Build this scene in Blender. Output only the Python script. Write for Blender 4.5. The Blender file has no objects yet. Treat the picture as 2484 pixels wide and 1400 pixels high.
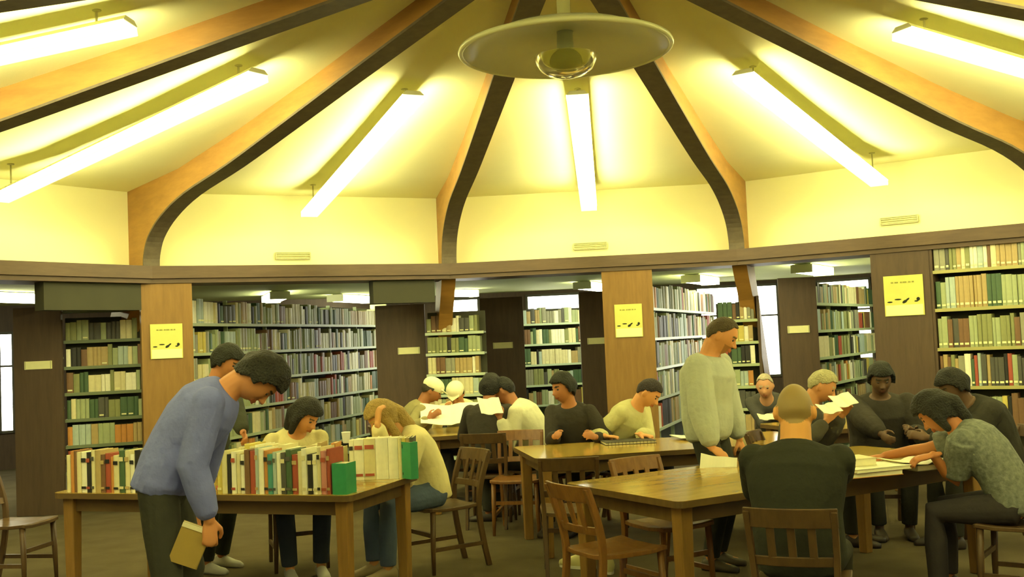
import bpy, bmesh, math, random
from mathutils import Vector, Matrix, Euler, noise
R = math.radians
random.seed(7)

# ------------------------------------------------------------------ camera, world, exposure
EYE = 1.62
FOC, PITCH, ROLL = 2573.32, 0.049966, 0.042631
W, H = 2484.0, 1400.0
sc = bpy.context.scene
col = sc.collection
cd = bpy.data.cameras.new('camera')
cam = bpy.data.objects.new('camera', cd)
col.objects.link(cam)
cam.location = (0, 0, EYE)
cam.rotation_euler = (Euler((math.pi/2+PITCH, 0, 0)).to_matrix() @ Matrix.Rotation(-ROLL, 3, 'Z')).to_euler()
cd.sensor_width = 36.0
cd.lens = FOC/W*36.0
cd.clip_start = 0.05
cd.clip_end = 200
sc.camera = cam
world = bpy.data.worlds.new('daylight')
sc.world = world
world.use_nodes = True
world.node_tree.nodes['Background'].inputs[0].default_value = (1.0, 0.98, 0.80, 1)
world.node_tree.nodes['Background'].inputs[1].default_value = 2.6
sc.view_settings.view_transform = 'Standard'
sc.view_settings.look = 'None'
sc.view_settings.exposure = 2.3
sc.view_settings.gamma = 1.0
sc.view_settings.use_curve_mapping = False
sc.cycles.use_denoising = True
sc.cycles.max_bounces = 8
sc.cycles.diffuse_bounces = 5
LAMP_COL = (1.0, 0.94, 0.46)
LAMP_DOWN = 0.45
LAMP_SIDE = 17.0      # main hall strip lamps
LAMP_OUT = 6.0       # ambulatory lamps

# ------------------------------------------------------------------ plan helpers
def ray(x, y):
    X2 = x-W/2; Y2 = H/2-y
    c, s = math.cos(-ROLL), math.sin(-ROLL)
    X = X2*c-Y2*s; Y = X2*s+Y2*c
    d = (X/FOC, 1.0, Y/FOC)
    c, s = math.cos(PITCH), math.sin(PITCH)
    return Vector((d[0], d[1]*c-d[2]*s, d[1]*s+d[2]*c))
def onz(x, y, z):
    r = ray(x, y); t = (z-EYE)/r.z
    return Vector((r.x*t, r.y*t, z))
def ond(x, y, d):
    r = ray(x, y); t = d/r.y
    return Vector((r.x*t, d, EYE+r.z*t))
CX, CY = 0.3759, 6.1976          # centre of the round hall
TH0 = -9.781
RI, RO, RP = 6.565, 6.990, 6.531
PLATE, HEADB, CREASE = 2.583, 2.40, 3.427
def polar(r, az, z=0.0):
    return Vector((CX+r*math.sin(R(az)), CY+r*math.cos(R(az)), z))
CEIL = [(6.99, 3.427), (5.592, 3.469), (4.194, 3.616), (2.796, 3.797), (1.049, 4.055), (0.0, 4.17)]
def ceil_z(r):
    for (r1, z1), (r2, z2) in zip(CEIL, CEIL[1:]):
        if r <= r1 and r >= r2:
            return z1+(z2-z1)*(r1-r)/(r1-r2)
    return CEIL[0][1]

# ------------------------------------------------------------------ tags
def tag(o, label=None, cat=None, group=None, kind=None):
    if label: o['label'] = label
    if cat: o['category'] = cat
    if group: o['group'] = group
    if kind: o['kind'] = kind
    return o
def thing(name, label, cat, loc=(0, 0, 0), rotz=0.0, group=None):
    o = bpy.data.objects.new(name, None)
    o.empty_display_size = 0.1
    col.objects.link(o)
    o.location = loc
    o.rotation_euler = (0, 0, rotz)
    return tag(o, label, cat, group)

# ------------------------------------------------------------------ materials
_m = {}
def base_mat(name):
    m = bpy.data.materials.new(name)
    m.use_nodes = True
    return m, m.node_tree.nodes, m.node_tree.links, m.node_tree.nodes['Principled BSDF']
def paint(name, c, rough=0.6, var=0.08, scale=6.0, bump=0.0, bscale=60.0, spec=0.4, metal=0.0):
    if name in _m: return _m[name]
    m, N, L, B = base_mat(name)
    tc = N.new('ShaderNodeTexCoord')
    n = N.new('ShaderNodeTexNoise'); n.inputs['Scale'].default_value = scale; n.inputs['Detail'].default_value = 4
    L.new(tc.outputs['Object'], n.inputs['Vector'])
    mx = N.new('ShaderNodeMix'); mx.data_type = 'RGBA'
    mx.inputs[6].default_value = (*[max(0, v*(1-var)) for v in c], 1)
    mx.inputs[7].default_value = (*[min(1, v*(1+var)) for v in c], 1)
    L.new(n.outputs['Fac'], mx.inputs[0])
    L.new(mx.outputs[2], B.inputs['Base Color'])
    B.inputs['Roughness'].default_value = rough
    B.inputs['Specular IOR Level'].default_value = spec
    B.inputs['Metallic'].default_value = metal
    if bump:
        n2 = N.new('ShaderNodeTexNoise'); n2.inputs['Scale'].default_value = bscale; n2.inputs['Detail'].default_value = 3
        L.new(tc.outputs['Object'], n2.inputs['Vector'])
        b = N.new('ShaderNodeBump'); b.inputs['Strength'].default_value = bump; b.inputs['Distance'].default_value = 0.02
        L.new(n2.outputs['Fac'], b.inputs['Height']); L.new(b.outputs['Normal'], B.inputs['Normal'])
    _m[name] = m
    return m
def wood(name, c1, c2, rough=0.45, scale=(1.0, 1.0, 1.0), spec=0.4, ns=5.0):
    if name in _m: return _m[name]
    m, N, L, B = base_mat(name)
    tc = N.new('ShaderNodeTexCoord')
    mp = N.new('ShaderNodeMapping'); mp.inputs['Scale'].default_value = scale
    L.new(tc.outputs['Object'], mp.inputs['Vector'])
    n = N.new('ShaderNodeTexNoise'); n.inputs['Scale'].default_value = ns; n.inputs['Detail'].default_value = 6
    n.inputs['Roughness'].default_value = 0.65
    L.new(mp.outputs[0], n.inputs['Vector'])
    cr = N.new('ShaderNodeValToRGB')
    cr.color_ramp.elements[0].position = 0.3; cr.color_ramp.elements[0].color = (*c1, 1)
    cr.color_ramp.elements[1].position = 0.7; cr.color_ramp.elements[1].color = (*c2, 1)
    L.new(n.outputs['Fac'], cr.inputs[0]); L.new(cr.outputs[0], B.inputs['Base Color'])
    B.inputs['Roughness'].default_value = rough
    B.inputs['Specular IOR Level'].default_value = spec
    _m[name] = m
    return m
def glow(name, c, s):
    if name in _m: return _m[name]
    m, N, L, B = base_mat(name)
    N.remove(B)
    e = N.new('ShaderNodeEmission'); e.inputs[0].default_value = (*c, 1); e.inputs[1].default_value = s
    L.new(e.outputs[0], N['Material Output'].inputs[0])
    _m[name] = m
    return m
def vcol(name, rough=0.55, bump=0.0):
    if name in _m: return _m[name]
    m, N, L, B = base_mat(name)
    a = N.new('ShaderNodeAttribute'); a.attribute_name = 'tint'
    L.new(a.outputs['Color'], B.inputs['Base Color'])
    B.inputs['Roughness'].default_value = rough
    B.inputs['Specular IOR Level'].default_value = 0.35
    B.inputs['Subsurface Weight'].default_value = 0.05
    B.inputs['Subsurface Radius'].default_value = (0.02, 0.008, 0.004)
    _m[name] = m
    return m

M_WALL = paint('cream_plaster', (0.90, 0.88, 0.46), 0.9, 0.02, 2, 0.05, 40, 0.1)
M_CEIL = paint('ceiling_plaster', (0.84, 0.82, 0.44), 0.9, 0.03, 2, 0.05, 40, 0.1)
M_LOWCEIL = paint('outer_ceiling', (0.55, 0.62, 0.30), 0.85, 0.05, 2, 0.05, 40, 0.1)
M_RIB = wood('laminated_timber', (0.30, 0.150, 0.030), (0.41, 0.215, 0.045), 0.5, (1, 1, 5), 0.35, 2.5)
M_SOFFIT = wood('dark_soffit', (0.10, 0.080, 0.050), (0.145, 0.115, 0.068), 0.6, (3, 3, 3), 0.3, 4)  # darker, greyer wood for the strip along each arch's underside
M_BAND = wood('stained_beam', (0.100, 0.068, 0.042), (0.138, 0.093, 0.054), 0.55, (1, 1, 6), 0.3, 3)
M_PANEL = wood('oak_panel', (0.22, 0.125, 0.035), (0.29, 0.165, 0.045), 0.5, (5, 5, 0.6), 0.3, 4)
M_DPANEL = wood('walnut_panel', (0.082, 0.055, 0.036), (0.115, 0.077, 0.046), 0.5, (5, 5, 0.6), 0.3, 4)
M_BULK = paint('dark_bulkhead', (0.050, 0.050, 0.027), 0.8, 0.2, 3)
M_CARPET = paint('olive_carpet', (0.122, 0.100, 0.058), 0.95, 0.35, 3.5, 0.3, 180, 0.1)
M_TABLE = wood('varnished_oak_top', (0.40, 0.27, 0.055), (0.52, 0.36, 0.085), 0.16, (1, 6, 1), 0.6, 3)
M_LEG = wood('oak_leg', (0.23, 0.13, 0.035), (0.33, 0.185, 0.05), 0.4, (6, 6, 0.7), 0.4, 5)
M_EDGE = wood('oak_edge', (0.11, 0.07, 0.028), (0.16, 0.10, 0.038), 0.4, (1, 6, 1), 0.4, 3)
M_CHAIR = wood('chair_oak', (0.19, 0.085, 0.026), (0.30, 0.14, 0.038), 0.35, (6, 6, 1), 0.5, 5)
M_CHAIRD = wood('chair_dark', (0.085, 0.052, 0.024), (0.13, 0.075, 0.032), 0.4, (6, 6, 1), 0.4, 5)
M_SHELF = paint('shelf_metal', (0.42, 0.50, 0.28), 0.45, 0.06, 4, 0, 1, 0.5)
M_SHELFB = paint('shelf_back', (0.06, 0.06, 0.035), 0.8, 0.1, 4)
M_SIGN = paint('card_sign', (0.85, 0.84, 0.45), 0.7, 0.06, 20)
M_FRAME = paint('window_frame', (0.09, 0.085, 0.06), 0.5, 0.05, 4)
M_GREY = paint('vent_metal', (0.50, 0.50, 0.26), 0.6, 0.1, 10)
M_SAUCER = paint('saucer_enamel', (0.90, 0.94, 0.72), 0.35, 0.05, 4, 0, 1, 0.5)
M_RIM = paint('saucer_rim', (0.92, 0.94, 0.62), 0.3, 0.04, 4, 0, 1, 0.6)
M_HOUSE = paint('fixture_housing', (0.70, 0.72, 0.45), 0.6, 0.04, 4)
M_PAPER = paint('paper_white', (0.86, 0.85, 0.66), 0.8, 0.03, 12)
M_PAGES = paint('book_pages', (0.80, 0.76, 0.50), 0.85, 0.08, 60)
M_BLACK = paint('black_plastic', (0.03, 0.03, 0.024), 0.5, 0.1, 8)

# ------------------------------------------------------------------ mesh builder
class MB:
    def __init__(s): s.v = []; s.f = []; s.m = []
    def add(s, vs, fs, mi=0):
        b = len(s.v); s.v += [Vector(v) for v in vs]
        s.f += [tuple(i+b for i in f) for f in fs]; s.m += [mi]*len(fs)
    def box(s, c, d, rot=None, mi=0, taper=1.0):
        c = Vector(c); hx, hy, hz = d[0]/2, d[1]/2, d[2]/2
        vs = []
        for z, k in ((-hz, taper), (hz, 1.0)):
            for x, y in ((-hx, -hy), (hx, -hy), (hx, hy), (-hx, hy)):
                p = Vector((x*k, y*k, z))
                if rot is not None: p = rot @ p
                vs.append(c+p)
        s.add(vs, [(3, 2, 1, 0), (4, 5, 6, 7), (0, 1, 5, 4), (1, 2, 6, 5), (2, 3, 7, 6), (3, 0, 4, 7)], mi)
    def prism(s, poly, axis_fn, a, b, mi=0):
        n = len(poly)
        vs = [axis_fn(p, a) for p in poly]+[axis_fn(p, b) for p in poly]
        fs = [tuple(range(n))[::-1], tuple(range(n, 2*n))]
        fs += [(i, (i+1) % n, (i+1) % n+n, i+n) for i in range(n)]
        s.add(vs, fs, mi)
    def rings(s, rings, cap=True, mi=0, closed=True):
        n = len(rings[0]); vs = [p for r in rings for p in r]; fs = []
        for k in range(len(rings)-1):
            for i in range(n if closed else n-1):
                j = (i+1) % n
                fs.append((k*n+i, k*n+j, (k+1)*n+j, (k+1)*n+i))
        if cap:
            fs.append(tuple(range(n))[::-1]); fs.append(tuple(range((len(rings)-1)*n, len(rings)*n)))
        s.add(vs, fs, mi)
    def lathe(s, prof, n=40, c=(0, 0, 0), mi=0, cap=False):
        c = Vector(c)
        s.rings([[c+Vector((r*math.cos(2*math.pi*i/n), r*math.sin(2*math.pi*i/n), z)) for i in range(n)] for r, z in prof], cap, mi)
    def tube(s, pts, rad, n=10, flat=1.0, up=None, round_ends=True, mi=0):
        pts = [Vector(p) for p in pts]
        if not hasattr(rad, '__len__'): rad = [rad]*len(pts)
        if round_ends:
            d0 = (pts[0]-pts[1]).normalized(); d1 = (pts[-1]-pts[-2]).normalized()
            P, Q = [], []
            for a in (80, 50, 25): P.append(pts[0]+d0*rad[0]*math.sin(R(a))); Q.append(rad[0]*math.cos(R(a)))
            P += pts; Q += list(rad)
            for a in (25, 50, 80): P.append(pts[-1]+d1*rad[-1]*math.sin(R(a))); Q.append(rad[-1]*math.cos(R(a)))
            pts, rad = P, Q
        T = []
        for i in range(len(pts)):
            a = pts[max(0, i-1)]; b = pts[min(len(pts)-1, i+1)]
            T.append((b-a).normalized())
        u = Vector(up) if up is not None else (Vector((0, 0, 1)) if abs(T[0].z) < 0.9 else Vector((0, 1, 0)))
        rs = []
        for p, t, r in zip(pts, T, rad):
            u = (u-t*u.dot(t))
            u = u.normalized() if u.length > 1e-6 else t.orthogonal().normalized()
            w = t.cross(u)
            rs.append([p+(w*math.cos(2*math.pi*i/n)+u*flat*math.sin(2*math.pi*i/n))*r for i in range(n)])
        s.rings(rs, True, mi)
    def ell(s, c, r, rot=None, n=16, m=10, mi=0):
        c = Vector(c); rs = []
        for k in range(m+1):
            ph = -math.pi/2+math.pi*(k+0.02*(k == 0)-0.02*(k == m))/m
            rg = []
            for i in range(n):
                th = 2*math.pi*i/n
                p = Vector((r[0]*math.cos(ph)*math.cos(th), r[1]*math.cos(ph)*math.sin(th), r[2]*math.sin(ph)))
                if rot is not None: p = rot @ p
                rg.append(c+p)
            rs.append(rg)
        s.rings(rs, True, mi)
    def mesh(s, name):
        me = bpy.data.meshes.new(name)
        me.from_pydata([tuple(v) for v in s.v], [], s.f)
        return me
    def build(s, name, mats, parent=None, smooth=False, bevel=0.0, recalc=True, xf=None):
        me = s.mesh(name)
        if not isinstance(mats, (list, tuple)): mats = [mats]
        for m in mats: me.materials.append(m)
        me.polygons.foreach_set('material_index', s.m)
        if recalc:
            bm = bmesh.new(); bm.from_mesh(me); bmesh.ops.recalc_face_normals(bm, faces=bm.faces); bm.to_mesh(me); bm.free()
        if xf is not None: me.transform(xf)
        if smooth: me.polygons.foreach_set('use_smooth', [True]*len(me.polygons))
        o = bpy.data.objects.new(name, me); col.objects.link(o)
        if parent is not None: o.parent = parent
        if bevel:
            b = o.modifiers.new('bevel', 'BEVEL'); b.width = bevel; b.segments = 2; b.limit_method = 'ANGLE'
        return o
def struct(name, mb, mat, **k):
    return tag(mb.build(name, mat, **k), kind='structure')
def catmull(pts, n=6):
    out = []
    P = [pts[0]]+list(pts)+[pts[-1]]
    for i in range(1, len(P)-2):
        p0, p1, p2, p3 = [Vector(q) for q in P[i-1:i+3]]
        for k in range(n):
            t = k/n
            out.append(0.5*((2*p1)+(p2-p0)*t+(2*p0-5*p1+4*p2-p3)*t*t+(3*p1-p0-3*p2+p3)*t**3))
    out.append(Vector(pts[-1]))
    return out

# ------------------------------------------------------------------ the hall shell
VAZ = [TH0+30*k for k in range(12)]
def build_shell():
    mb = MB()
    n = 48
    ctr = (CX, CY, 0)
    mb.lathe([(0.01, 0), (16.5, 0)], n, ctr)
    struct('floor', mb, M_CARPET)
    # faceted ceiling
    mb = MB()
    for k in range(12):
        a, b = VAZ[k], VAZ[k]+30
        for (r1, z1), (r2, z2) in zip(CEIL, CEIL[1:]):
            if r2 == 0:
                mb.add([polar(r1, a, z1), polar(r1, b, z1), polar(0, 0, z2)], [(0, 1, 2)])
            else:
                mb.add([polar(r1, a, z1), polar(r1, b, z1), polar(r2, b, z2), polar(r2, a, z2)], [(0, 1, 2, 3)])
    struct('ceiling', mb, M_CEIL, recalc=False)
    # drum wall between ring beam and ceiling
    mb = MB()
    for k in range(12):
        a, b = VAZ[k], VAZ[k]+30
        for ra, rb in ((RO, RO),):
            mb.add([polar(ra, a, PLATE-0.02), polar(ra, b, PLATE-0.02), polar(rb, b, CREASE), polar(rb, a, CREASE)], [(0, 1, 2, 3)])
            mb.add([polar(ra+0.12, a, PLATE-0.02), polar(ra+0.12, b, PLATE-0.02), polar(rb+0.12, b, CREASE), polar(rb+0.12, a, CREASE)], [(3, 2, 1, 0)])
    struct('wall_upper', mb, M_WALL, recalc=False)
    # ring beam
    mb = MB()
    for k in range(12):
        a, b = VAZ[k], VAZ[k]+30
        prof = [(RP, PLATE), (RP, HEADB+0.05), (RP+0.03, HEADB+0.05), (RP+0.03, HEADB), (RO+0.12, HEADB), (RO+0.12, PLATE)]
        mb.rings([[polar(r, a, z) for r, z in prof], [polar(r, b, z) for r, z in prof]], True)
    struct('trim_1', mb, M_BAND)
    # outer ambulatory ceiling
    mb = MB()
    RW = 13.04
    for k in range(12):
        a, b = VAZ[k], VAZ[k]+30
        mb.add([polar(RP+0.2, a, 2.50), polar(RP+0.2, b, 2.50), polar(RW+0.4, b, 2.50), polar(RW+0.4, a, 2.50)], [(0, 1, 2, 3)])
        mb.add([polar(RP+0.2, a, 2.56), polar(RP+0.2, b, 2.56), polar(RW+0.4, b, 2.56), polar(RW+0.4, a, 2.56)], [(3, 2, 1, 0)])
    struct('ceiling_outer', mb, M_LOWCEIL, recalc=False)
    # outer wall with window openings, facet by facet
    wins = {}
    for (x0, x1, zb, zt) in ((1060, 1166, 0.9, 2.44), (1278, 1412, 0.9, 2.44), (1690, 1800, 0.9, 2.44), (1834, 1893, 0.82, 2.44),
                             (1986, 2120, 0.9, 2.44), (-60, 34, 0.55, 2.10)):
        for k in range(12):
            A, B = polar(RW, VAZ[k]), polar(RW, VAZ[k]+30)
            hit = []
            for x in (x0, x1):
                d = ray(x, 800)
                den = d.x*(B.y-A.y)-d.y*(B.x-A.x)
                u = (A.x*d.y-A.y*d.x)/den if abs(den) > 1e-9 else -1
                t = (A.x+(B.x-A.x)*u)/d.x if abs(d.x) > 1e-6 else (A.y+(B.y-A.y)*u)/d.y
                hit.append((u, t))
            if all(t > 0 for u, t in hit) and 0.0 < (hit[0][0]+hit[1][0])/2 < 1.0:
                wins.setdefault(k, []).append((max(0.01, hit[0][0]), min(0.99, hit[1][0]), zb, zt))
    mb = MB(); wn = 0
    def cell(A, B, u0, u1, z0, z1):
        P = lambda u, z, o: (A+(B-A)*u+((A+B)/2-Vector((CX, CY, 0))).normalized()*o)+Vector((0, 0, z))
        vs = [P(u0, z0, 0), P(u1, z0, 0), P(u1, z1, 0), P(u0, z1, 0), P(u0, z0, .2), P(u1, z0, .2), P(u1, z1, .2), P(u0, z1, .2)]
        mb.add(vs, [(0, 1, 2, 3), (7, 6, 5, 4), (0, 4, 5, 1), (1, 5, 6, 2), (2, 6, 7, 3), (3, 7, 4, 0)])
    for k in range(12):
        A, B = polar(RW, VAZ[k]), polar(RW, VAZ[k]+30)
        ws = sorted(wins.get(k, []))
        u = 0.0
        for (u0, u1, zb, zt) in ws:
            cell(A, B, u, u0, 0, 2.56); cell(A, B, u0, u1, 0, zb); cell(A, B, u0, u1, zt, 2.56)
            u = u1
            wn += 1
            fr = MB()
            L = (B-A).length; d = (B-A).normalized(); nn = Vector((d.y, -d.x, 0))
            rot = Matrix((d, nn, Vector((0, 0, 1)))).transposed()
            c0 = A+(B-A)*((u0+u1)/2); w = (u1-u0)*L; h = zt-zb
            for zz in (zb+0.02, zt-0.02): fr.box(c0+Vector((0, 0, zz)), (w, 0.07, 0.04), rot)
            for s in (-1, 1): fr.box(c0+d*s*(w/2-0.02)+Vector((0, 0, (zb+zt)/2)), (0.04, 0.07, h), rot)
            nm = max(1, round(w/0.85))
            for q in range(1, nm): fr.box(c0+d*(-w/2+w*q/nm)+Vector((0, 0, (zb+zt)/2)), (0.03, 0.05, h), rot)
            fr.box(c0+Vector((0, 0, zb+h*0.66)), (w, 0.05, 0.03), rot)
            root = struct('window_%d' % wn, fr, M_FRAME)
        cell(A, B, u, 1.0, 0, 2.56)
    struct('wall_outer', mb, M_DPANEL, recalc=True)
build_shell()

# roof arches: laminated ribs running from the floor outside the ring to the crown
INNER = catmull([(0.36, 4.005, 0), (0.788, 3.952, 0), (2.101, 3.739, 0), (3.283, 3.54, 0), (4.464, 3.345, 0), (5.449, 3.215, 0), (6.04, 3.065, 0), (6.401, 2.886, 0), (6.54, 2.70, 0), (6.56, 2.57, 0)], 4)
INNER = [(p.x, p.y) for p in INNER]+[(6.66, 2.42), (6.86, 2.22), (7.12, 2.0), (8.6, 0.0)]
OUTER = [(9.15, 0.0), (7.55, 2.15), (7.22, 2.6), (7.16, 3.48), (6.99, 3.56)]+[(r, z+0.12) for r, z in CEIL[1:-1]]+[(0.36, 4.25)]
def build_ribs():
    names = {0: ('second arch from the left of the pendant, foot above the end of the wide bookcase', None)}
    where = {
        -3: 'upper left corner, above the whole ceiling lamp', -2: 'far left, between the two left ceiling lamps',
        -1: 'whose foot stands above the left notice panel', 0: 'whose foot stands just left of the middle wall vent',
        1: 'whose foot comes down right of the standing man\'s vent, above his head', 2: 'curving down at the right edge of the picture',
        3: 'crossing the upper right corner'}
    for k in range(-3, 9):
        az = TH0+30*k
        mb = MB()
        n = Vector((math.cos(R(az)), -math.sin(R(az)), 0)); w = 0.171
        poly = INNER+OUTER
        mb.prism(poly, lambda p, o: polar(p[0], az, p[1])+n*o, -w/2, w/2)
        o = mb.build('timber_arch', M_RIB)
        lab = {-3: 'brown laminated timber arch crossing the top left corner of the hall',
               -2: 'wide brown timber arch passing between the two left strip lamps',
               -1: 'brown timber arch landing above the left notice on its oak panel',
               0: 'timber arch ending left of the middle wall vent, over the low book stacks',
               1: 'timber arch curving down behind the standing man in grey',
               2: 'wide timber arch curving down at the right edge of the room',
               3: 'timber arch clipped by the top right corner of the photo'}.get(k, 'timber arch behind the viewpoint, out of the photo')
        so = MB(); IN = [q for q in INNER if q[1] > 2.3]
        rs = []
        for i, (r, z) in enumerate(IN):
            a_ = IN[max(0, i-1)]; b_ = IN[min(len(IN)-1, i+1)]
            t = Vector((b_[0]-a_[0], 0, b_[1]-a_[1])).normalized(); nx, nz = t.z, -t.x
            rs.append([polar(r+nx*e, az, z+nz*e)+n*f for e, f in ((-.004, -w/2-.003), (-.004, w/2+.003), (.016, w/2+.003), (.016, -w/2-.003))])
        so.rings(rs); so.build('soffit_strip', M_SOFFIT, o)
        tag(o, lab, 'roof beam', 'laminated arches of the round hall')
build_ribs()

# long strip lamps, one hanging in every bay of the roof
def build_strips():
    labs = {-3: 'long glowing strip lamp at the top left, cut by the photo edge',
            -2: 'longest strip lamp, between the two left timber arches',
            -1: 'strip lamp in the bay left of the saucer pendant',
            0: 'strip lamp directly below the saucer pendant',
            1: 'strip lamp in the bay right of the saucer pendant',
            2: 'strip lamp at the top right, cut by the photo edge'}
    glowm = glow('fluorescent_lens', LAMP_COL, LAMP_DOWN)
    glows = glow('fluorescent_side', LAMP_COL, LAMP_SIDE)
    for k in range(-3, 9):
        az = TH0+15+30*k
        A = polar(2.66, az, ceil_z(2.66)-0.16); B = polar(6.25, az, ceil_z(6.25)-0.30)
        if k > 3 and k < 8: pass
        d = (B-A).normalized(); side = Vector((math.cos(R(az)), -math.sin(R(az)), 0)); up = side.cross(d)
        if up.z < 0: up = -up
        root = thing('strip_lamp', labs.get(k, 'strip lamp behind the viewpoint, out of the photo'), 'ceiling lamp', (0, 0, 0), 0, 'fluorescent strips between the arches')
        root.location = A
        a0 = Vector((0, 0, 0)); b0 = B-A
        def sec(poly, q0, q1): return [[q+side*x+up*z for x, z in poly] for q in (q0, q1)]
        lens = MB(); q0, q1 = sec([(-.09, .02), (-.09, -.035), (.09, -.035), (.09, .02)], a0+d*.004, b0-d*.004)
        lens.add(q0+q1, [(1, 2, 6, 5)], 0)
        lens.add(q0+q1, [(0, 1, 5, 4), (2, 3, 7, 6), (4, 5, 6, 7)], 1)
        lens.add(q0+q1, [(3, 2, 1, 0), (3, 0, 4, 7)], 0)
        lens.build('lens', [glowm, glows], root, recalc=False)
        h = MB(); h.rings(sec([(-.095, .0205), (.095, .0205), (.06, .055), (-.06, .055)], a0, b0))
        h.build('housing', M_HOUSE, root)
        for t in (0.06, 0.94):
            st = MB(); q = b0*t+up*.055
            top = ceil_z(((A+q)-Vector((CX, CY, 0))).xy.length)-A.z
            st.tube([q, (q.x, q.y, top)], 0.008, 6, round_ends=False)
            st.lathe([(0.001, top-.02), (.03, top-.015), (.035, top+.01)], 12, (q.x, q.y, 0))
            st.build('hanger', M_GREY, root)
build_strips()

def build_pendant():
    root = thing('pendant_lamp', 'huge pale saucer shaped pendant lamp with a globe bowl hanging at the crown', 'pendant lamp', (CX, CY, 0))
    c = (0, 0, 0)
    zc = ond(1375, 118, CY).z
    rr = 0.62
    d = MB()
    d.lathe([(0.05, zc+.13), (.25, zc+.12), (.45, zc+.075), (rr, zc+.0), (rr-.015, zc-.018), (.45, zc+.045), (.25, zc+.09), (.05, zc+.10)], 64)
    d.build('saucer', M_SAUCER, root, smooth=True)
    m = MB(); ring = []
    for i in range(64):
        a = 2*math.pi*i/64
        ring.append([Vector((math.cos(a)*(rr+q*math.cos(b)), math.sin(a)*(rr+q*math.cos(b)), zc-.008+q*math.sin(b))) for b, q in [(2*math.pi*j/8, .017) for j in range(8)]])
    ring.append(ring[0]); m.rings(ring, False); m.build('rim', M_RIM, root, smooth=True)
    st = MB(); st.lathe([(0.04, 4.3), (0.04, zc-.05), (.045, zc-.10), (.001, zc-.10)], 20)
    st.build('stem', M_RIM, root, smooth=True)
    s2 = MB(); s2.lathe([(.045, zc+.12), (.05, zc+.02), (.052, zc-.06), (.001, zc-.06)], 20)
    s2.build('lamp_neck', paint('frosted_neck', (0.72, 0.82, 0.74), 0.3, 0.02), root, smooth=True)
    b = MB(); rb = .185; zb = zc-.045
    b.lathe([(rb, zb), (rb*.97, zb-.035), (rb*.85, zb-.075), (rb*.6, zb-.108), (rb*.3, zb-.125), (.002, zb-.13), (.002, zb-.122), (rb*.28, zb-.117), (rb*.57, zb-.1), (rb*.81, zb-.068), (rb*.92, zb-.03), (rb-.012, zb)], 40)
    m, N, L, B = base_mat('amber_glass')
    B.inputs['Base Color'].default_value = (0.85, 0.85, 0.35, 1); B.inputs['Roughness'].default_value = .12
    B.inputs['Transmission Weight'].default_value = .75; B.inputs['IOR'].default_value = 1.25
    b.build('glass_bowl', m, root, smooth=True)
    g = MB(); g.ell((0, 0, zb-.035), (.098, .098, .078), n=28, m=14)
    g.build('globe', paint('smoked_globe', (0.17, 0.18, 0.11), 0.15, 0.1, 6, 0, 1, 0.8), root, smooth=True)
build_pendant()

# ------------------------------------------------------------------ ring wall below the beam
def chord_pt(k, x):
    A, B = polar(RP+0.05, TH0+30*k), polar(RP+0.05, TH0+30*(k+1))
    d = ray(x, 800)
    den = d.x*(B.y-A.y)-d.y*(B.x-A.x)
    u = (A.x*d.y-A.y*d.x)/den
    return A+(B-A)*u
def ring_panel(name, k, x0, x1, z0, z1, mat, th=0.16, off=0.0):
    P, Q = chord_pt(k, x0), chord_pt(k, x1)
    d = (Q-P).normalized(); nn = Vector((-d.y, d.x, 0))
    rot = Matrix((d, nn, Vector((0, 0, 1)))).transposed()
    mb = MB(); mb.box((P+Q)/2+nn*(th/2+off)+Vector((0, 0, (z0+z1)/2)), ((Q-P).length, th, z1-z0), rot)
    o = struct(name, mb, mat)
    return P, Q, d, nn, rot
ring_panel('trim_2', -2, 115, 352, 2.12, HEADB, M_BULK, off=.05)
ring_panel('trim_3', -1, 912, 1062, 2.13, HEADB, M_BULK, off=.05)
PL = ring_panel('wall_left_pier', -1, 343, 468, 0, HEADB, M_PANEL)
PM = ring_panel('wall_middle_pier', 0, 1465, 1588, 0, HEADB, M_PANEL)
PR = ring_panel('wall_right_pier', 1, 2121, 2266, 0, HEADB, M_DPANEL)
ring_panel('wall_far_left', -3, -900, -120, 0, HEADB, M_DPANEL)

def notice(P, xc, yc, wpx, hpx, label):
    A, B, d, nn, rot = P
    dr = ray(xc, yc); den = dr.x*d.y-dr.y*d.x
    u = (A.x*dr.y-A.y*dr.x)/den
    q = A+d*u; t = q.y/dr.y
    c = Vector((q.x, q.y, EYE+dr.z*t))-nn*0.008
    s = FOC/q.y; w, h = wpx/s/abs(d.x), hpx/s
    root = thing('notice', label, 'notice', c, 0, 'yellow notices pinned on the piers')
    m = MB(); m.box((0, 0, 0), (w, .008, h), rot)
    m.build('sheet', paint('yellow_sheet', (0.66, 0.66, 0.16), .7, .08, 8), root)
    m = MB(); m.box(rot @ Vector((0, -.0065, -h*.36)), (w*.94, .004, h*.26), rot)
    m.build('white_strip', M_SIGN, root)
    m = MB()
    for x, ww in ((-.28, .06), (-.17, .09), (-.05, .05), (.04, .10), (.16, .06), (.25, .05)):
        m.box(rot @ Vector((x*w, -.006, h*.33)), (ww*w, .003, h*.035), rot)
    m.build('heading', paint('olive_ink', (.32, .33, .07), .8), root)
    m = MB()
    def blob(x, z, rx, rz, a=0):
        m.ell(rot @ Vector((x*w, -.006, z*h)), (rx*w, .003, rz*h), rot @ Matrix.Rotation(R(a), 3, 'Y'), 12, 6)
    blob(-.36, -.15, .07, .018); blob(-.15, -.09, .09, .018); blob(.02, -.15, .07, .035, -30); blob(.09, -.10, .06, .022, -35); blob(.36, -.10, .045, .045); blob(.31, -.15, .05, .018)
    m.build('picture', paint('black_ink', (.02, .025, .01), .8), root)
notice(PL, 404, 828, 68, 84, 'yellow notice on the oak pier at the left, beside the wide bookcase')
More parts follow.
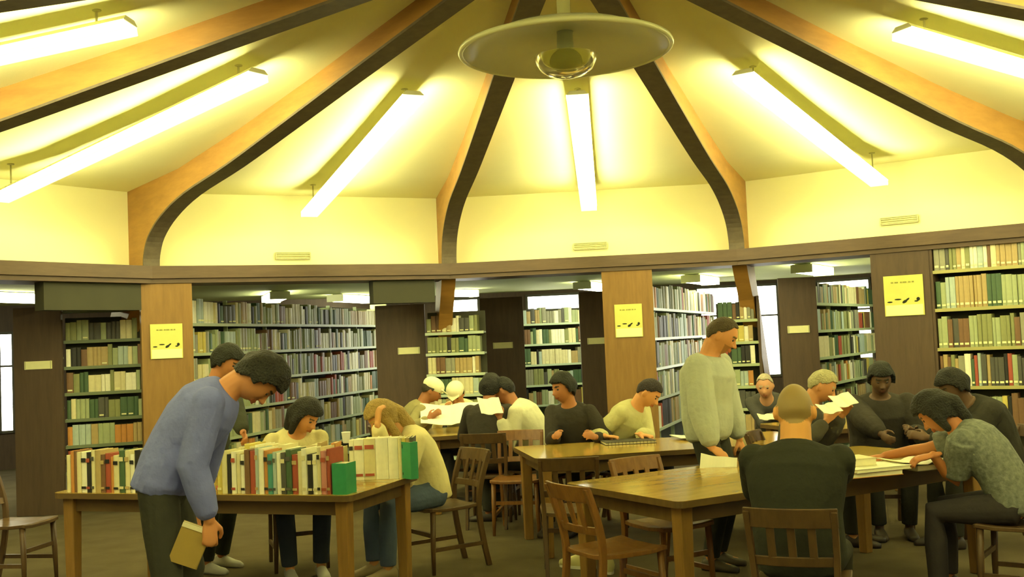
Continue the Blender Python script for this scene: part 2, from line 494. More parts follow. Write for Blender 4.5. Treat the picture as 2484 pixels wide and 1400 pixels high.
notice(PM, 1525, 778, 66, 80, 'yellow notice on the orange oak pier in the middle, above the writing man')
notice(PR, 2193, 717, 76, 98, 'yellow notice on the dark pier at the right, beside the reference shelves')

def vents():
    for k, u, xc, yc, lab in ((-1, .5, 710, 621, 'small wall vent below the left strip lamp'), (0, .5, 1432, 597, 'small wall vent in the middle bay above the oak pier'), (1, .5, 2182, 534, 'small wall vent at the right above the dark pier')):
        A, B = polar(RO, TH0+30*k), polar(RO, TH0+30*(k+1)); d = (B-A).normalized(); nn = Vector((-d.y, d.x, 0))
        rot = Matrix((d, nn, Vector((0, 0, 1)))).transposed()
        dr = ray(xc, yc); den = dr.x*d.y-dr.y*d.x; u = (A.x*dr.y-A.y*dr.x)/den; q = A+d*u; t = q.y/dr.y
        c = Vector((q.x, q.y, EYE+dr.z*t))-nn*.015
        root = thing('wall_vent', lab, 'vent', c, 0, 'wall vents above the ring beam')
        m = MB(); w, h = .40, .075
        for s in (-1, 1):
            m.box(rot @ Vector((0, 0, s*h/2)), (w, .03, .012), rot); m.box(rot @ Vector((s*w/2, 0, 0)), (.012, .03, h), rot)
        m.build('frame', M_GREY, root)
        m = MB()
        for z in (-.022, 0, .022): m.box(rot @ Vector((0, 0, z)), (w-.01, .02, .012), rot)
        m.build('louvre', paint('vent_slats', (.62, .60, .28), .6), root)
vents()

# ------------------------------------------------------------------ lamps of the outer aisle
def aisle_lamp(x, y, rz, lab, L=1.2, w=.28):
    c = onz(x, y, 2.43)
    root = thing('aisle_lamp', lab, 'ceiling lamp', c, rz, 'box lamps on the low outer ceiling')
    m = MB(); m.rings([[Vector((s*L/2, yy, z)) for yy, z in ((-w/2, .0), (-w/2*.75, -.05), (w/2*.75, -.05), (w/2, 0), (w/2, .045), (-w/2, .045))] for s in (-1, 1)])
    m.build('lens', glow('aisle_lens', (1, .97, .62), LAMP_OUT), root)
    m = MB(); m.box((0, 0, .053), (L+.02, w*.9, .014)); 
    for s in (-1, 1): m.box((s*(L/2+.006), 0, .0), (.012, w+.01, .11))
    m.build('housing', M_HOUSE, root)
aisle_lamp(1700, 680, 1.15, 'box lamp seen above the tilted stack beside the middle pier')
aisle_lamp(1972, 656, 1.05, 'box lamp above the signed end panel right of the tall window')
aisle_lamp(1440, 696, 1.2, 'box lamp just left of the middle oak pier')
aisle_lamp(668, 722, 1.9, 'box lamp above the wide bookcase, nearer its middle')
aisle_lamp(855, 726, 1.25, 'box lamp above the far end of the wide bookcase')
aisle_lamp(40, 724, 1.25, 'box lamp at the left edge of the photo', 1.5, .34)
aisle_lamp(1120, 712, .9, 'small box lamp over the stacks beside the second arch foot', .6, .2)
for (az, r) in ((35.0, 8.8), (-100, 9.5), (-140, 9.5), (180, 9.5), (140, 9.5), (100, 9.5), (70, 9.5), (-70, 10.5), (62, 9.0)):  # first entry is an unseen lamp added to brighten the right stack
    p = polar(r, az, 2.44)
    root = thing('aisle_lamp', 'box lamp of the outer aisle, out of the photo', 'ceiling lamp', p, R(-az), 'box lamps on the low outer ceiling')
    m = MB(); m.rings([[Vector((s*.6, yy, z)) for yy, z in ((-.14, .0), (-.1, -.05), (.1, -.05), (.14, 0), (.14, .045), (-.14, .045))] for s in (-1, 1)])
    m.build('lens', glow('aisle_lens', (1, .97, .62), LAMP_OUT), root)

# ------------------------------------------------------------------ books
BOOKCOL = {
    'cream': (.70, .65, .36), 'white': (.84, .83, .62), 'olive': (.26, .28, .11), 'sage green': (.36, .42, .22), 'dark green': (.07, .13, .06),
    'teal': (.08, .30, .24), 'orange': (.55, .25, .06), 'red': (.40, .09, .05), 'brown': (.20, .11, .05), 'dark grey': (.09, .09, .07),
    'black': (.025, .025, .02), 'tan': (.45, .34, .14), 'pale blue': (.42, .52, .45), 'yellow': (.62, .52, .12), 'pink': (.58, .25, .20), 'bright green': (.04, .30, .13), 'grey': (.30, .30, .20)}
def bcol(n):
    return paint('cover_'+n.replace(' ', '_'), BOOKCOL[n], .5, .12, 25, 0, 1, .4)
SHELFPAL = ['cream']*4+['white']*3+['olive']*5+['sage green']*6+['dark green']*4+['orange']*1+['brown']*3+['dark grey']*4+['black']*2+['tan']*4+['pale blue']*2+['red']*1+['yellow']*1+['grey']*3
BSPECS = []   # shelf books, dealt with at the end
def book_shape(mb, t, h, dp, mi0=0, band=None):
    """upright book: spine faces -Y, thickness along X, stands at z=0"""
    n = 5; sp = min(.006, t*.3)
    sec = [(-t/2, dp), (-t/2, .004)]+[(-t/2+t*i/n, .004-sp*math.sin(math.pi*i/n)) for i in range(1, n)]+[(t/2, .004), (t/2, dp)]
    inn = [(t/2-.003, dp), (t/2-.003, .01), (-t/2+.003, .01), (-t/2+.003, dp)]
    poly = sec+inn
    m = len(poly)
    lo = [Vector((x, y, 0)) for x, y in poly]; hi = [Vector((x, y, h)) for x, y in poly]
    N = len(sec)
    fs = [(i, (i+1) % m, (i+1) % m+m, i+m) for i in range(m)]
    quads = []
    for base in (0, m):
        quads.append(tuple(base+i for i in range(1, N-1))+(base+N+1, base+N+2))
        quads.append((base+0, base+1, base+N+2, base+N+3)); quads.append((base+N-2, base+N-1, base+N, base+N+1))
    mb.add(lo+hi, fs+quads, mi0)
    mb.box((0, (.01+dp-.004)/2, h/2), (t-.006, dp-.014, h-.008), None, mi0+1)
    if band: 
        for z0, z1, mi in band:
            mb.box((0, -.0005-sp*.6, (z0+z1)/2*h), (t*.72, .003, (z1-z0)*h), None, mi)

def bookcase(name, label, P, Q, zs, ztop, depth=.28, tmin=.022, tmax=.055, bh=(.20, .28), ends=(True, True), back=True, fill=(0, 1), nm='', top=True, density=1.0, shelfmat=None, endmat=None, cat='bookcase', sign=None, double=False):
    """face runs from P to Q (seen left to right); body lies behind the face"""
    P = Vector((P[0], P[1], 0)); Q = Vector((Q[0], Q[1], 0))
    d = (Q-P).normalized(); nn = Vector((-d.y, d.x, 0))      # away from viewer
    L = (Q-P).length
    rz = math.atan2(d.y, d.x)
    root = thing(name, label, cat, P, rz)
    full = depth*2 if double else depth
    shelfmat = shelfmat or M_SHELF; endmat = endmat or M_DPANEL
    for i, z in enumerate(zs):
        m = MB(); m.box((L/2, full/2, z-.012), (L-.02, full-.02, .022)); m.box((L/2, .006, z-.014), (L-.02, .012, .034))
        m.build('shelf', shelfmat, root)
    if back:
        m = MB(); m.box((L/2, full-.01 if not double else full/2, ztop/2-.02), (L-.02, .012, ztop-.10)); m.build('back_panel', M_SHELFB, root)
    for s, e in ((0, ends[0]), (1, ends[1])):
        if e:
            m = MB(); m.box((L*s, full/2, ztop/2), (.035, full, ztop)); m.build('end_panel', endmat, root)
    nup = max(1, round(L/.92))
    m = MB()
    for i in range(1, nup): m.box((L*i/nup, full/2, (ztop-.06)/2), (.02, .05, ztop-.06))
    if nup > 1: m.build('upright', shelfmat, root)
    if top: m = MB(); m.box((L/2, full/2, ztop-.01), (L, full, .02)); m.build('top_board', shelfmat, root)
    # books
    rows = zs
    for ri, z in enumerate(rows):
        x = .03+fill[0]*L
        xe = L*fill[1]-.03
        nxt = (zs[ri-1] if ri else (ztop-.02 if top else z+.4))
        while x < xe:
            if random.random() > density:
                x += random.uniform(.03, .15); continue
            t = random.uniform(tmin, tmax); h = min(random.uniform(*bh), nxt-z-.05)
            # keep off the uprights
            c = random.choice(SHELFPAL)
            if random.random() < .35 and BSPECS and BSPECS[-1]['case'] == nm: c = BSPECS[-1]['c']; h = BSPECS[-1]['h'] if h > BSPECS[-1]['h']-.06 else h; h = min(h, nxt-z-.05)
            if x+t > xe: break
            org = P+d*(x+t/2)+nn*random.uniform(.012, .03)
            BSPECS.append(dict(p=Vector((org.x, org.y, z)), rz=rz, t=t, h=h, dp=random.uniform(.14, .19), c=c, case=nm, row=ri))
            x += t+random.uniform(.001, .004)
    return root, d, nn
def end_sign(root, x, y, z, w=.27, h=.085, lab=None):
    m = MB(); m.box((x, y, z), (w, .012, h)); o = m.build('label_holder', M_SIGN, root)
    return o
def X(x, d): return (ray(x, 830).x*d, d)
ZS = [1.95, 1.62, 1.29, .96, .63, .30, .08]
# receding wide range in the left opening
bookcase('bookcase', 'wide bookcase filling the opening right of the left oak pier', X(466, 12.0), X(940, 17.6), [1.98, 1.64, 1.30, .96, .62, .28, .08], 2.33, nm='wide bookcase', top=False, bh=(.21, .29), shelfmat=M_SHELF, endmat=paint('pale_upright', (.50, .52, .25), .6), ends=(False, True), cat='bookcase', tmin=.05, tmax=.10)
# left dim range with its end panel
def signed_range(x0, x1, dd, h, ys, label, body=1.2, sgw=.27, sgx=None, mat=None):
    P, Q = X(x0, dd), X(x1, dd)
    root = thing('book_range', label, 'bookcase', (P[0], P[1], 0))
    w = Q[0]-P[0]
    m = MB(); m.box((w/2, 0, h/2), (w, .05, h)); m.build('end_panel', mat or M_DPANEL, root, bevel=.004)
    k = ray((x0+x1)/2, 830).x
    m = MB()
    for z in (h-.04, h*.75, h*.5, h*.25, .1):
        m.box((w/2+k*body/2, .025+body/2, z), (w*.7, body, .025))
    m.build('shelf', M_SHELF, root)
    m = MB(); m.box((w/2+k*body/2, .025+body/2, h/2), (.02, body, h-.05)); m.build('back_panel', M_SHELFB, root)
    sx = sgx if sgx is not None else (x0+x1)/2
    q = ond(sx, ys, dd-.03)
    m = MB(); m.box((q.x-P[0], -.033, q.z), (sgw, .012, .085)); lh = m.build('label_holder', M_SIGN, root)
    for s in (-1, 1):
        m = MB(); m.box((q.x-P[0]+s*(sgw/2-.01), -.041, q.z), (.008, .006, .09)); m.build('holder_clip', M_GREY, lh)
    return root
signed_range(35, 151, 11.3, 2.2, 886, 'dark wooden end panel with a small sign at the far left', .4, .29)
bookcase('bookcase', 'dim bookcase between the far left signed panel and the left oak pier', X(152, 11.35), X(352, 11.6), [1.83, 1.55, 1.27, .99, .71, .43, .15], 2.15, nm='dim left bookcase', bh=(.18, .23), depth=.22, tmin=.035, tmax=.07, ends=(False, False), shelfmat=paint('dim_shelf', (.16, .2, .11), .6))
signed_range(913, 1033, 13.6, 2.15, 851, 'signed end panel between the wide bookcase and the pale stacks', 1.0, .28, 992)
bookcase('bookcase', 'pale metal bookcase right of the signed panel, below the second arch foot', X(1030, 13.35), X(1176, 13.25), [1.77, 1.51, 1.25, .99, .73, .47, .21], 2.1, nm='pale metal bookcase', bh=(.17, .215), depth=.2, top=False, ends=(False, False), tmin=.035, tmax=.07, shelfmat=paint('pale_shelf', (.50, .60, .42), .4))
signed_range(1167, 1272, 15.0, 2.25, 838, 'signed end panel in the middle bay, above the man in the white shirt', 1.0, .28, 1220)
bookcase('bookcase', 'bookcase under the bright window in the middle bay', X(1258, 17.6), X(1422, 17.9), [1.90, 1.56, 1.22, .88, .55, .22], 2.22, nm='window bookcase', top=False, ends=(False, False), tmin=.035, tmax=.075, bh=(.2, .27), shelfmat=paint('pale_shelf', (.50, .60, .42), .4))
signed_range(1408, 1500, 14.4, 2.25, 827, 'signed end panel half hidden behind the middle oak pier', 1.0, .28, 1450)
bookcase('bookcase', 'tall bookcase slanting back right of the middle oak pier', X(1577, 12.75), X(1742, 18.0), [1.96, 1.59, 1.22, .85, .48, .12], 2.3, nm='slanting bookcase', top=False, ends=(False, False), bh=(.25, .33), tmin=.05, tmax=.11, shelfmat=paint('pale_shelf', (.50, .60, .42), .4))
bookcase('bookcase', 'far bookcase behind the standing man\'s head, left of the tall window', X(1738, 13.0), X(1842, 12.9), [1.77, 1.50, 1.23, .96, .69, .42, .15], 2.05, nm='far bookcase', bh=(.18, .23), depth=.2, top=False, ends=(False, True), tmin=.035, tmax=.07)
signed_range(1893, 1984, 12.7, 2.24, 799, 'signed end panel between the tall window and the right hand stacks', .4, .26, 1937)
bookcase('bookcase', 'bookcase right of the signed panel, left of the dark pier', X(1984, 12.75), X(2130, 15.4), [1.93, 1.60, 1.27, .94, .61, .28, .08], 2.25, nm='right stack', top=False, ends=(False, False), bh=(.20, .26), tmin=.05, tmax=.09)
# built-in reference shelves at the right
A_, B_ = chord_pt(1, 2267), chord_pt(1, 2545)
d_ = (B_-A_).normalized()
bookcase('bookcase', 'built in shelves at the right edge beside the dark pier', A_, B_, [2.17, 1.77, 1.36, .96, .55, .15], 2.575, nm='right edge shelves', bh=(.27, .34), tmin=.028, tmax=.06, ends=(True, True), depth=.30, shelfmat=paint('olive_shelf', (.40, .38, .14), .6))

# ------------------------------------------------------------------ tables
def table(label, corner, ang, L, Wd, group=None, overhang=.04):
    """near corner is local origin, long side along +X, depth along +Y"""
    root = thing('reading_table', label, 'table', (corner[0], corner[1], 0), ang, group)
    m = MB(); r = .05; pts = []
    for cx, cy, a0 in ((L-r, r, -90), (L-r, Wd-r, 0), (r, Wd-r, 90), (r, r, 180)):
        for i in range(5): a = R(a0+i*22.5); pts.append((cx+r*math.cos(a), cy+r*math.sin(a)))
    m.prism(pts, lambda p, z: Vector((p[0], p[1], z)), .748, .750)
    m.build('tabletop', M_TABLE, root)
    m = MB(); m.prism(pts, lambda p, z: Vector((p[0], p[1], z)), .712, .748)
    m.build('table_edge', M_EDGE, root)
    m = MB(); o = .09
    for c, d in (((L/2, o, .665), (L-2*o, .025, .09)), ((L/2, Wd-o, .665), (L-2*o, .025, .09)), ((o, Wd/2, .665), (.025, Wd-2*o, .09)), ((L-o, Wd/2, .665), (.025, Wd-2*o, .09))): m.box(c, d)
    m.build('apron', M_EDGE, root)
    for x in (o, L-o):
        for y in (o, Wd-o):
            m = MB(); m.box((x, y, .356), (.085, .085, .712), None, 0, .8); m.build('leg', M_LEG, root, bevel=.008)
    return root
C1 = (.82, 5.57); A1 = R(31)
T1 = table('glossy reading table at the right, before the standing man in grey', C1, A1, 2.6, 1.08)
C2 = (.12, 7.88); A2 = R(10)
T2 = table('reading table in the middle where the man in the cream sweater writes', C2, A2, 2.3, .98)
dirT3 = Vector((-.943, .334, 0)); A3 = math.atan2(-.334, .943)
L3 = 2.22
cor3 = Vector((-1.01, 6.33, 0))+dirT3*L3
C3 = (cor3.x, cor3.y)
T3 = table('reading table at the left loaded with a long row of books', C3, A3, L3, .99)
C4 = (-.86, 10.12); A4 = R(16)
T4 = table('far reading table where two people in white caps read a newspaper', C4, A4, 1.9, 1.0)
C5 = (2.6, 9.1); A5 = R(20)
T5 = table('far table behind the grey haired reader at the right', C5, A5, 1.6, 1.0)
def onT(C, A, x, y, z=.75):
    return Vector((C[0]+x*math.cos(A)-y*math.sin(A), C[1]+x*math.sin(A)+y*math.cos(A), z))

# ------------------------------------------------------------------ chairs
def chair_proto(mat):
    root = thing('library_chair', 'x', 'chair', (0, 0, 0))
    m = MB()
    sec = lambda y, w, z: [Vector((-w/2, y, z-.012)), Vector((-w/2*.6, y, z-.022)), Vector((w/2*.6, y, z-.022)), Vector((w/2, y, z-.012)), Vector((w/2, y, z+.012)), Vector((w/2*.5, y, z+.002)), Vector((-w/2*.5, y, z+.002)), Vector((-w/2, y, z+.012))]
    m.rings([sec(-.20, .36, .45), sec(-.1, .40, .445), sec(.1, .43, .445), sec(.21, .42, .455), sec(.225, .40, .45)])
    m.build('seat', mat, root, bevel=.004)
    for s in (-1, 1):
        m = MB(); m.tube([(s*.18, .19, .44), (s*.185, .20, .2), (s*.19, .205, .0)], [.021, .019, .014], 8, round_ends=False); m.build('front_leg', mat, root, smooth=True)
        m = MB()
        path = catmull([(s*.17, -.27, 0), (s*.172, -.225, .2), (s*.175, -.195, .42), (s*.185, -.215, .6), (s*.19, -.29, .82)], 4)
        rs = []
        for p in path: rs.append([p+Vector((a*.014, b*.02, 0)) for a, b in ((-1, -1), (1, -1), (1, 1), (-1, 1))])
        m.rings(rs); m.build('back_post', mat, root, bevel=.004)
        m = MB(); m.box((s*.18, -.01, .17), (.018, .40, .028)); m.build('side_stretcher', mat, root)
    m = MB()
    def rail(z0, z1, y, bow, name, w=.19):
        q = MB(); rs = []
        for i in range(9):
            t = -1+2*i/8; yy = y-bow*(1-t*t)
            rs.append([Vector((t*w, yy-.010, z0)), Vector((t*w, yy+.010, z0)), Vector((t*w, yy+.010-(z1-z0)*.3, z1)), Vector((t*w, yy-.010-(z1-z0)*.3, z1))])
        q.rings(rs); q.build(name, mat, root, bevel=.004)
    rail(.745, .835, -.262, .035, 'top_rail', .205); rail(.565, .61, -.205, .03, 'lower_rail', .18)
    for x in (-.09, 0, .09):
        q = MB(); q.box((x, -.262, .675), (.035, .012, .17), Matrix.Rotation(.28, 3, 'X')); q.build('slat', mat, root)
    q = MB(); q.box((0, .195, .27), (.37, .016, .03)); q.build('front_stretcher', mat, root)
    return root
def copy_tree(root):
    r = root.copy(); col.objects.link(r)
    for ch in list(root.children):
        c = ch.copy(); col.objects.link(c); c.parent = r
    return r
CH = {'oak': chair_proto(M_CHAIR), 'dark': chair_proto(M_CHAIRD)}
used = {'oak': False, 'dark': False}
def chair(x, y, heading, label, kind='oak'):
    """heading: the way the sitter looks, 0 = away from the viewpoint, 90 = to the right"""
    r = CH[kind] if not used[kind] else copy_tree(CH[kind])
    used[kind] = True
    r.location = (x, y, 0); r.rotation_euler = (0, 0, -R(heading))
    r['label'] = label; r['group'] = 'wooden chairs of the reading room'
    return r

# ------------------------------------------------------------------ people
def head_surface(u, v, infl=0.0):
    """unit direction -> point of the skull/face surface in head space (+Y face, +Z up)"""
    ph = math.pi*(v-.5); th = 2*math.pi*u
    x, y, z = math.cos(ph)*math.cos(th), math.cos(ph)*math.sin(th), math.sin(ph)
    px, py, pz = x*.077, y*.097, z*.120
    if z < 0:
        t = -z
        px *= 1-.26*t**1.4
        if y > 0: py *= 1-.05*t
        else: py *= 1-.42*t
    if y > 0 and z < .35: py = min(py, .090+.0*z) if z > -.6 else py
    if y < 0 and z > -.2: py *= 1.03
    p = Vector((px, py, pz))
    if infl == 0.0 or infl < .002:
        for s in (-1, 1):
            d = (p-Vector((s*.031, .088, .014))).length
            p.y -= .011*math.exp(-(d/.015)**2)
            d = (p-Vector((s*.045, .075, -.015))).length
            p.y += .005*math.exp(-(d/.018)**2)
        d = abs(p.z-.034)
        if p.y > .05: p.y += .006*math.exp(-(d/.010)**2)*max(0, 1-abs(p.x)/.055)
        d = (p-Vector((0, .075, -.098))).length
        p.y += .010*math.exp(-(d/.022)**2)
    nrm = Vector((x/.077, y/.097, z/.12)).normalized()
    return p+nrm*infl
def add_head(mb):
    nu, nv = 40, 28
    rs = []
    for j in range(nv+1):
        v = (j+.15*(j == 0)-.15*(j == nv))/nv
        rs.append([head_surface(i/nu, v) for i in range(nu)])
    mb.rings(rs)
    mb.tube([(0, .084, .022), (0, .096, .0), (0, .110, -.022)], [.006, .0085, .0115], 10)
    for s in (-1, 1):
        mb.ell((s*.011, .098, -.026), (.009, .011, .008), n=10, m=6)
        mb.ell((s*.079, -.010, -.004), (.010, .021, .032), Matrix.Rotation(s*.35, 3, 'Z') @ Matrix.Rotation(-.15, 3, 'X'), n=12, m=8)
    mb.tube([(-.022, .084, -.055), (0, .096, -.051), (.022, .084, -.055)], [.004, .0065, .004], 8)
    mb.tube([(-.020, .083, -.063), (0, .095, -.065), (.020, .083, -.063)], [.004, .0075, .004], 8)
def remesh(mb, name, mat, parent, vox, xf=None, smooth=2):
    me = mb.mesh(name+'_raw')
    o = bpy.data.objects.new(name+'_raw', me); col.objects.link(o)
    bm = bmesh.new(); bm.from_mesh(me); bmesh.ops.recalc_face_normals(bm, faces=bm.faces); bm.to_mesh(me); bm.free()
    r = o.modifiers.new('r', 'REMESH'); r.mode = 'VOXEL'; r.voxel_size = vox
    if smooth:
        s = o.modifiers.new('s', 'SMOOTH'); s.factor = .5; s.iterations = smooth
    dg = bpy.context.evaluated_depsgraph_get()
    new = bpy.data.meshes.new_from_object(o.evaluated_get(dg))
    bpy.data.objects.remove(o); bpy.data.meshes.remove(me)
    new.name = name
    new.materials.clear(); new.materials.append(mat)
    new.polygons.foreach_set('use_smooth', [True]*len(new.polygons))
    ob = bpy.data.objects.new(name, new); col.objects.link(ob)
    ob.parent = parent
    return ob
def two_bone(a, t, l1, l2, hint):
    a, t, hint = Vector(a), Vector(t), Vector(hint)
    d = t-a; D = min(d.length, (l1+l2)*.998); d.normalize()
    t = a+d*D
    k = (l1*l1-l2*l2+D*D)/(2*D); h = math.sqrt(max(0, l1*l1-k*k))
    hp = hint-d*hint.dot(d); hp.normalize()
    return a+d*k+hp*h, t
def add_hand(mb, wrist, d, palm, side, curl=.5, size=1.0):
    """d: along the hand, palm: normal out of the palm, side: +1 thumb towards w=d x palm"""
    d = d.normalized(); palm = (palm-d*palm.dot(d)).normalized(); w = d.cross(palm)*side
    def P(a, b, c): return wrist+(d*a+w*b+palm*c)*size
    mb.tube([P(-.03, 0, 0), P(.015, 0, 0), P(.05, 0, 0), P(.088, 0, 0)], [.024*size, .029*size, .036*size, .034*size], 12, .42, up=palm)
    for b, l, r in ((.028, .070, .0088), (.010, .078, .0092), (-.009, .072, .0088), (-.027, .056, .0078)):
        p = P(.086, b, 0); pts = [P(.05, b*.8, 0), p]; ang = 0
        dirn = d+w*(b*2.2); dirn.normalize()
        for seg, f in enumerate((.45, .31, .24)):
            ang += curl*(.75, .95, .7)[seg]
            p = p+(dirn*math.cos(ang)+palm*math.sin(ang))*l*f*size
            pts.append(p)
        mb.tube(pts, [r*size*q for q in (1.1, 1.05, 1, .92, .8)], 8)
    a = P(.015, .022, .006); b1 = P(.045, .050, .018); c1 = P(.068, .056, .030+.01*curl); d1 = P(.09, .050, .036+.02*curl)
    mb.tube([a, b1, c1, d1], [.014*size, .0125*size, .0105*size, .009*size], 8)

def person(name_label, pos, heading, sit=False, lean=5, slouch=.02, head=(10, 0, 0), hands=(None, None), arms_hint=None,
           feet=None, skin=(.60, .30, .13), hair=('short', (.05, .035, .02)), top=(.3, .3, .3), topname='shirt', legs=(.04, .04, .03), shoes=(.05, .04, .03),
           short=False, vox=.0075, scale=1.0, curl=(.5, .5), palms=(None, None), twist=0, neckf=.0, torso_w=1.0, pelvis=None, toptex=None, pitchneck=None, hem=-.22, headscale=1.03, neckr=1.08, bulky=0.0, tilt=0, handdir=(None, None)):
    root = thing('person', name_label, 'person', (pos[0], pos[1], 0), -R(heading))
    inv = (Matrix.Translation((pos[0], pos[1], 0)) @ Matrix.Rotation(-R(heading), 4, 'Z')).inverted()
    S = scale
    hz = .56 if sit else .93*S
    pel = Vector(pelvis) if pelvis else Vector((0, 0, hz))
    ln = R(lean)
    up = Vector((math.sin(R(tilt)), math.sin(ln), math.cos(ln))).normalized()
    fw = Vector((0, math.cos(ln), -math.sin(ln)))
    tl = .50*S
    rt = Vector((1, 0, 0))
    rt2 = (Matrix.Rotation(-R(twist), 3, up) @ rt)
    # spine, curved backwards in the middle
    def sp(t): return pel+up*(tl*t)-fw*(slouch*4*t*(1-t))
    def sf(t):
        a = sp(min(1, t+.02))-sp(max(0, t-.02)); return a.normalized()
    neck = sp(1.0)
    def torso(mb, g, t0=-.12, neckring=True):
        # (t, half width, half depth)
        prof = [(-.16, .10, .08), (-.10, .155, .11), (.0, .172, .122), (.18, .158, .112), (.38, .152, .112), (.60, .170, .122), (.78, .182, .122), (.90, .176, .108), (.965, .135, .088), (1.02, .07, .065)]
        rs = []
        for t, a, b in prof:
            if t < t0: continue
            u = sf(max(0, min(1, t)))
            x = (rt.lerp(rt2, max(0, min(1, t)))).normalized(); x = (x-u*x.dot(u)).normalized(); y = u.cross(x)
            c = pel+up*(tl*t)-fw*(slouch*4*t*(1-t) if 0 <= t <= 1 else 0)
            gg = g+(bulky if .05 < t < .9 else bulky*.5)
            rs.append([c+x*(a*torso_w+gg)*math.cos(q)*S+y*(b+gg)*math.sin(q)*S for q in [2*math.pi*i/20 for i in range(20)]])
        mb.rings(rs)
    # head frame
    hp, hy, hr = head
    HM = Matrix.Rotation(-R(hy), 3, 'Z') @ Matrix.Rotation(-R(hp), 3, 'X') @ Matrix.Rotation(R(hr), 3, 'Y')
    nd = (up*(1-.5*min(1, lean/90))+Vector((0, .25+neckf, .55))).normalized() if pitchneck is None else Vector(pitchneck).normalized()
    skullbase = neck+nd*.078*S
    hc = skullbase+HM @ Vector((0, .028, .088))*S
    hs = headscale*S
    H4 = Matrix.Translation(hc) @ HM.to_4x4() @ Matrix.Scale(hs, 4)
    body = MB()
    torso(body, -.012)
    body.tube([neck-nd*.03, skullbase*.5+neck*.5, skullbase+HM @ Vector((0, .005, .02))], [.066*S*neckr, .057*S*neckr, .056*S*neckr], 14)
    hb = MB(); add_head(hb)
    body.add([H4 @ v for v in hb.v], hb.f)
    # arms
    u1 = sf(.9); x1 = rt2
    sh = {}
    shirt = MB(); torso(shirt, .010, hem if not sit else -.17)
    wr = {}
    for s, i in ((-1, 0), (1, 1)):
        A = sp(.875)+x1*s*.172*S*torso_w
        T = hands[i]
        if T is None: T = A+Vector((s*.06, .03, -.58))*S
        else: T = inv @ Vector(T)
        hint = Vector((s*.35, -.6, -.6)) if arms_hint is None or arms_hint[i] is None else Vector(arms_hint[i])
        E, Wp = two_bone(A, T, .295*S, .255*S, hint)
        sh[s] = (A, E, Wp)
        body.tube([A, A.lerp(E, .5), E, E.lerp(Wp, .35), Wp], [.042*S, .042*S, .036*S, .037*S, .025*S], 12)
        fd = (Wp-E).normalized()
        if handdir[i] is not None: fd = (inv.to_3x3() @ Vector(handdir[i])).normalized()
        pn = Vector(palms[i]) if palms[i] is not None else Vector((-s, 0, -.3))
        pn = inv.to_3x3() @ pn if palms[i] is not None else pn
        add_hand(body, Wp, fd, pn, s, curl[i], S)
        b = bulky
        shirt.ell(A, [(.060+b*.7)*S]*3)
        if short:
            shirt.tube([A-x1*s*.03, A, A.lerp(E, .8)], [.070*S+b, .074*S+b, .070*S+b], 14, round_ends=False)
        else:
            shirt.tube([A-x1*s*.03, A, A.lerp(E, .5), E, E.lerp(Wp, .5), E.lerp(Wp, .86), E.lerp(Wp, .97)], [.056*S+b*.7, .060*S+b*.7, .058*S+b*.8, .052*S+b, .050*S+b*.8, .044*S+b*.4, .033*S], 14, round_ends=False)
    # legs
    trous = MB()
    pr = []
    for t, a, bb in ((-.17, .11, .09), (-.10, .168, .122), (.0, .180, .130), (.24, .160, .118)):
        c = pel+up*(tl*t); pr.append([c+rt*a*math.cos(q)*S*torso_w+fw*bb*math.sin(q)*S for q in [2*math.pi*i/20 for i in range(20)]])
    trous.rings(pr)
    fl = feet or ([(-.11, .46, 0), (.11, .46, 0)] if sit else [(-.11, .02, 0), (.11, .05, 0)])
    shoeparts = []
    for s, F in ((-1, fl[0]), (1, fl[1])):
        Hh = pel+rt*s*.095*S-up*.02
        F = Vector(F); an = F+Vector((0, -.04, .085*S))
        K, an = two_bone(Hh, an, .43*S, .42*S, Vector((s*.12, 1, .4 if sit else .1)))
        body.tube([Hh, Hh.lerp(K, .5), K, K.lerp(an, .35), an], [.072*S, .066*S, .050*S, .050*S, .034*S], 12)
        body.tube([an, an+Vector((0, .03, -.045)), an+Vector((0, .14, -.06))], [.034, .032, .025], 10)
        trous.tube([Hh+Vector((0, 0, .02)), Hh, Hh.lerp(K, .5), K, K.lerp(an, .4), K.lerp(an, .97)], [.09*S, .094*S, .086*S, .070*S, .066*S, .058*S], 14, round_ends=False)
        shoeparts.append((an.copy(), s))
    vx = vox
    bo = remesh(body, 'body', vcol('skin_tone'), root, vx, smooth=1)
    # colour the skin
    me = bo.data
    at = me.color_attributes.new('tint', 'FLOAT_COLOR', 'POINT')
    Hi = H4.inverted(); cols = []
    shaved = hair[0] == 'shaved'
    for v in me.vertices:
        c = skin; q = Hi @ v.co
        if abs(q.x) < .1 and abs(q.y) < .13 and -.15 < q.z < .14:
            if abs(q.x) < .026 and q.y > .078 and -.072 < q.z < -.046: c = (skin[0]*.75, skin[1]*.5, skin[2]*.55)
            elif .012 < abs(q.x) < .048 and q.y > .07 and .029 < q.z < .040: c = (hair[1][0]*1.2, hair[1][1]*1.2, hair[1][2]*1.2) if not shaved else (.12, .08, .04)
            elif shaved and (q.z > .052-.9*max(0, -q.y+.04) and not (abs(q.x) > .066 and q.z < .02)): 
                k = .85; c = tuple(skin[j]*(1-k)+hair[1][j]*k for j in range(3))
            elif q.y > .05 and q.z < -.03 and len(hair) > 2 and hair[2]: c = (skin[0]*.62, skin[1]*.6, skin[2]*.6)
        cols += [c[0], c[1], c[2], 1]
    at.data.foreach_set('color', cols)
    for s in (-1, 1):
        e = MB(); e.ell((s*.031, .0765, .012), (.0125, .0105, .0085), n=12, m=8)
        e.v = [H4 @ v for v in e.v]
        e.build('eye', paint('eye_dark', (.05, .035, .025), .25, .1, 30, 0, 1, .6), bo, smooth=True)
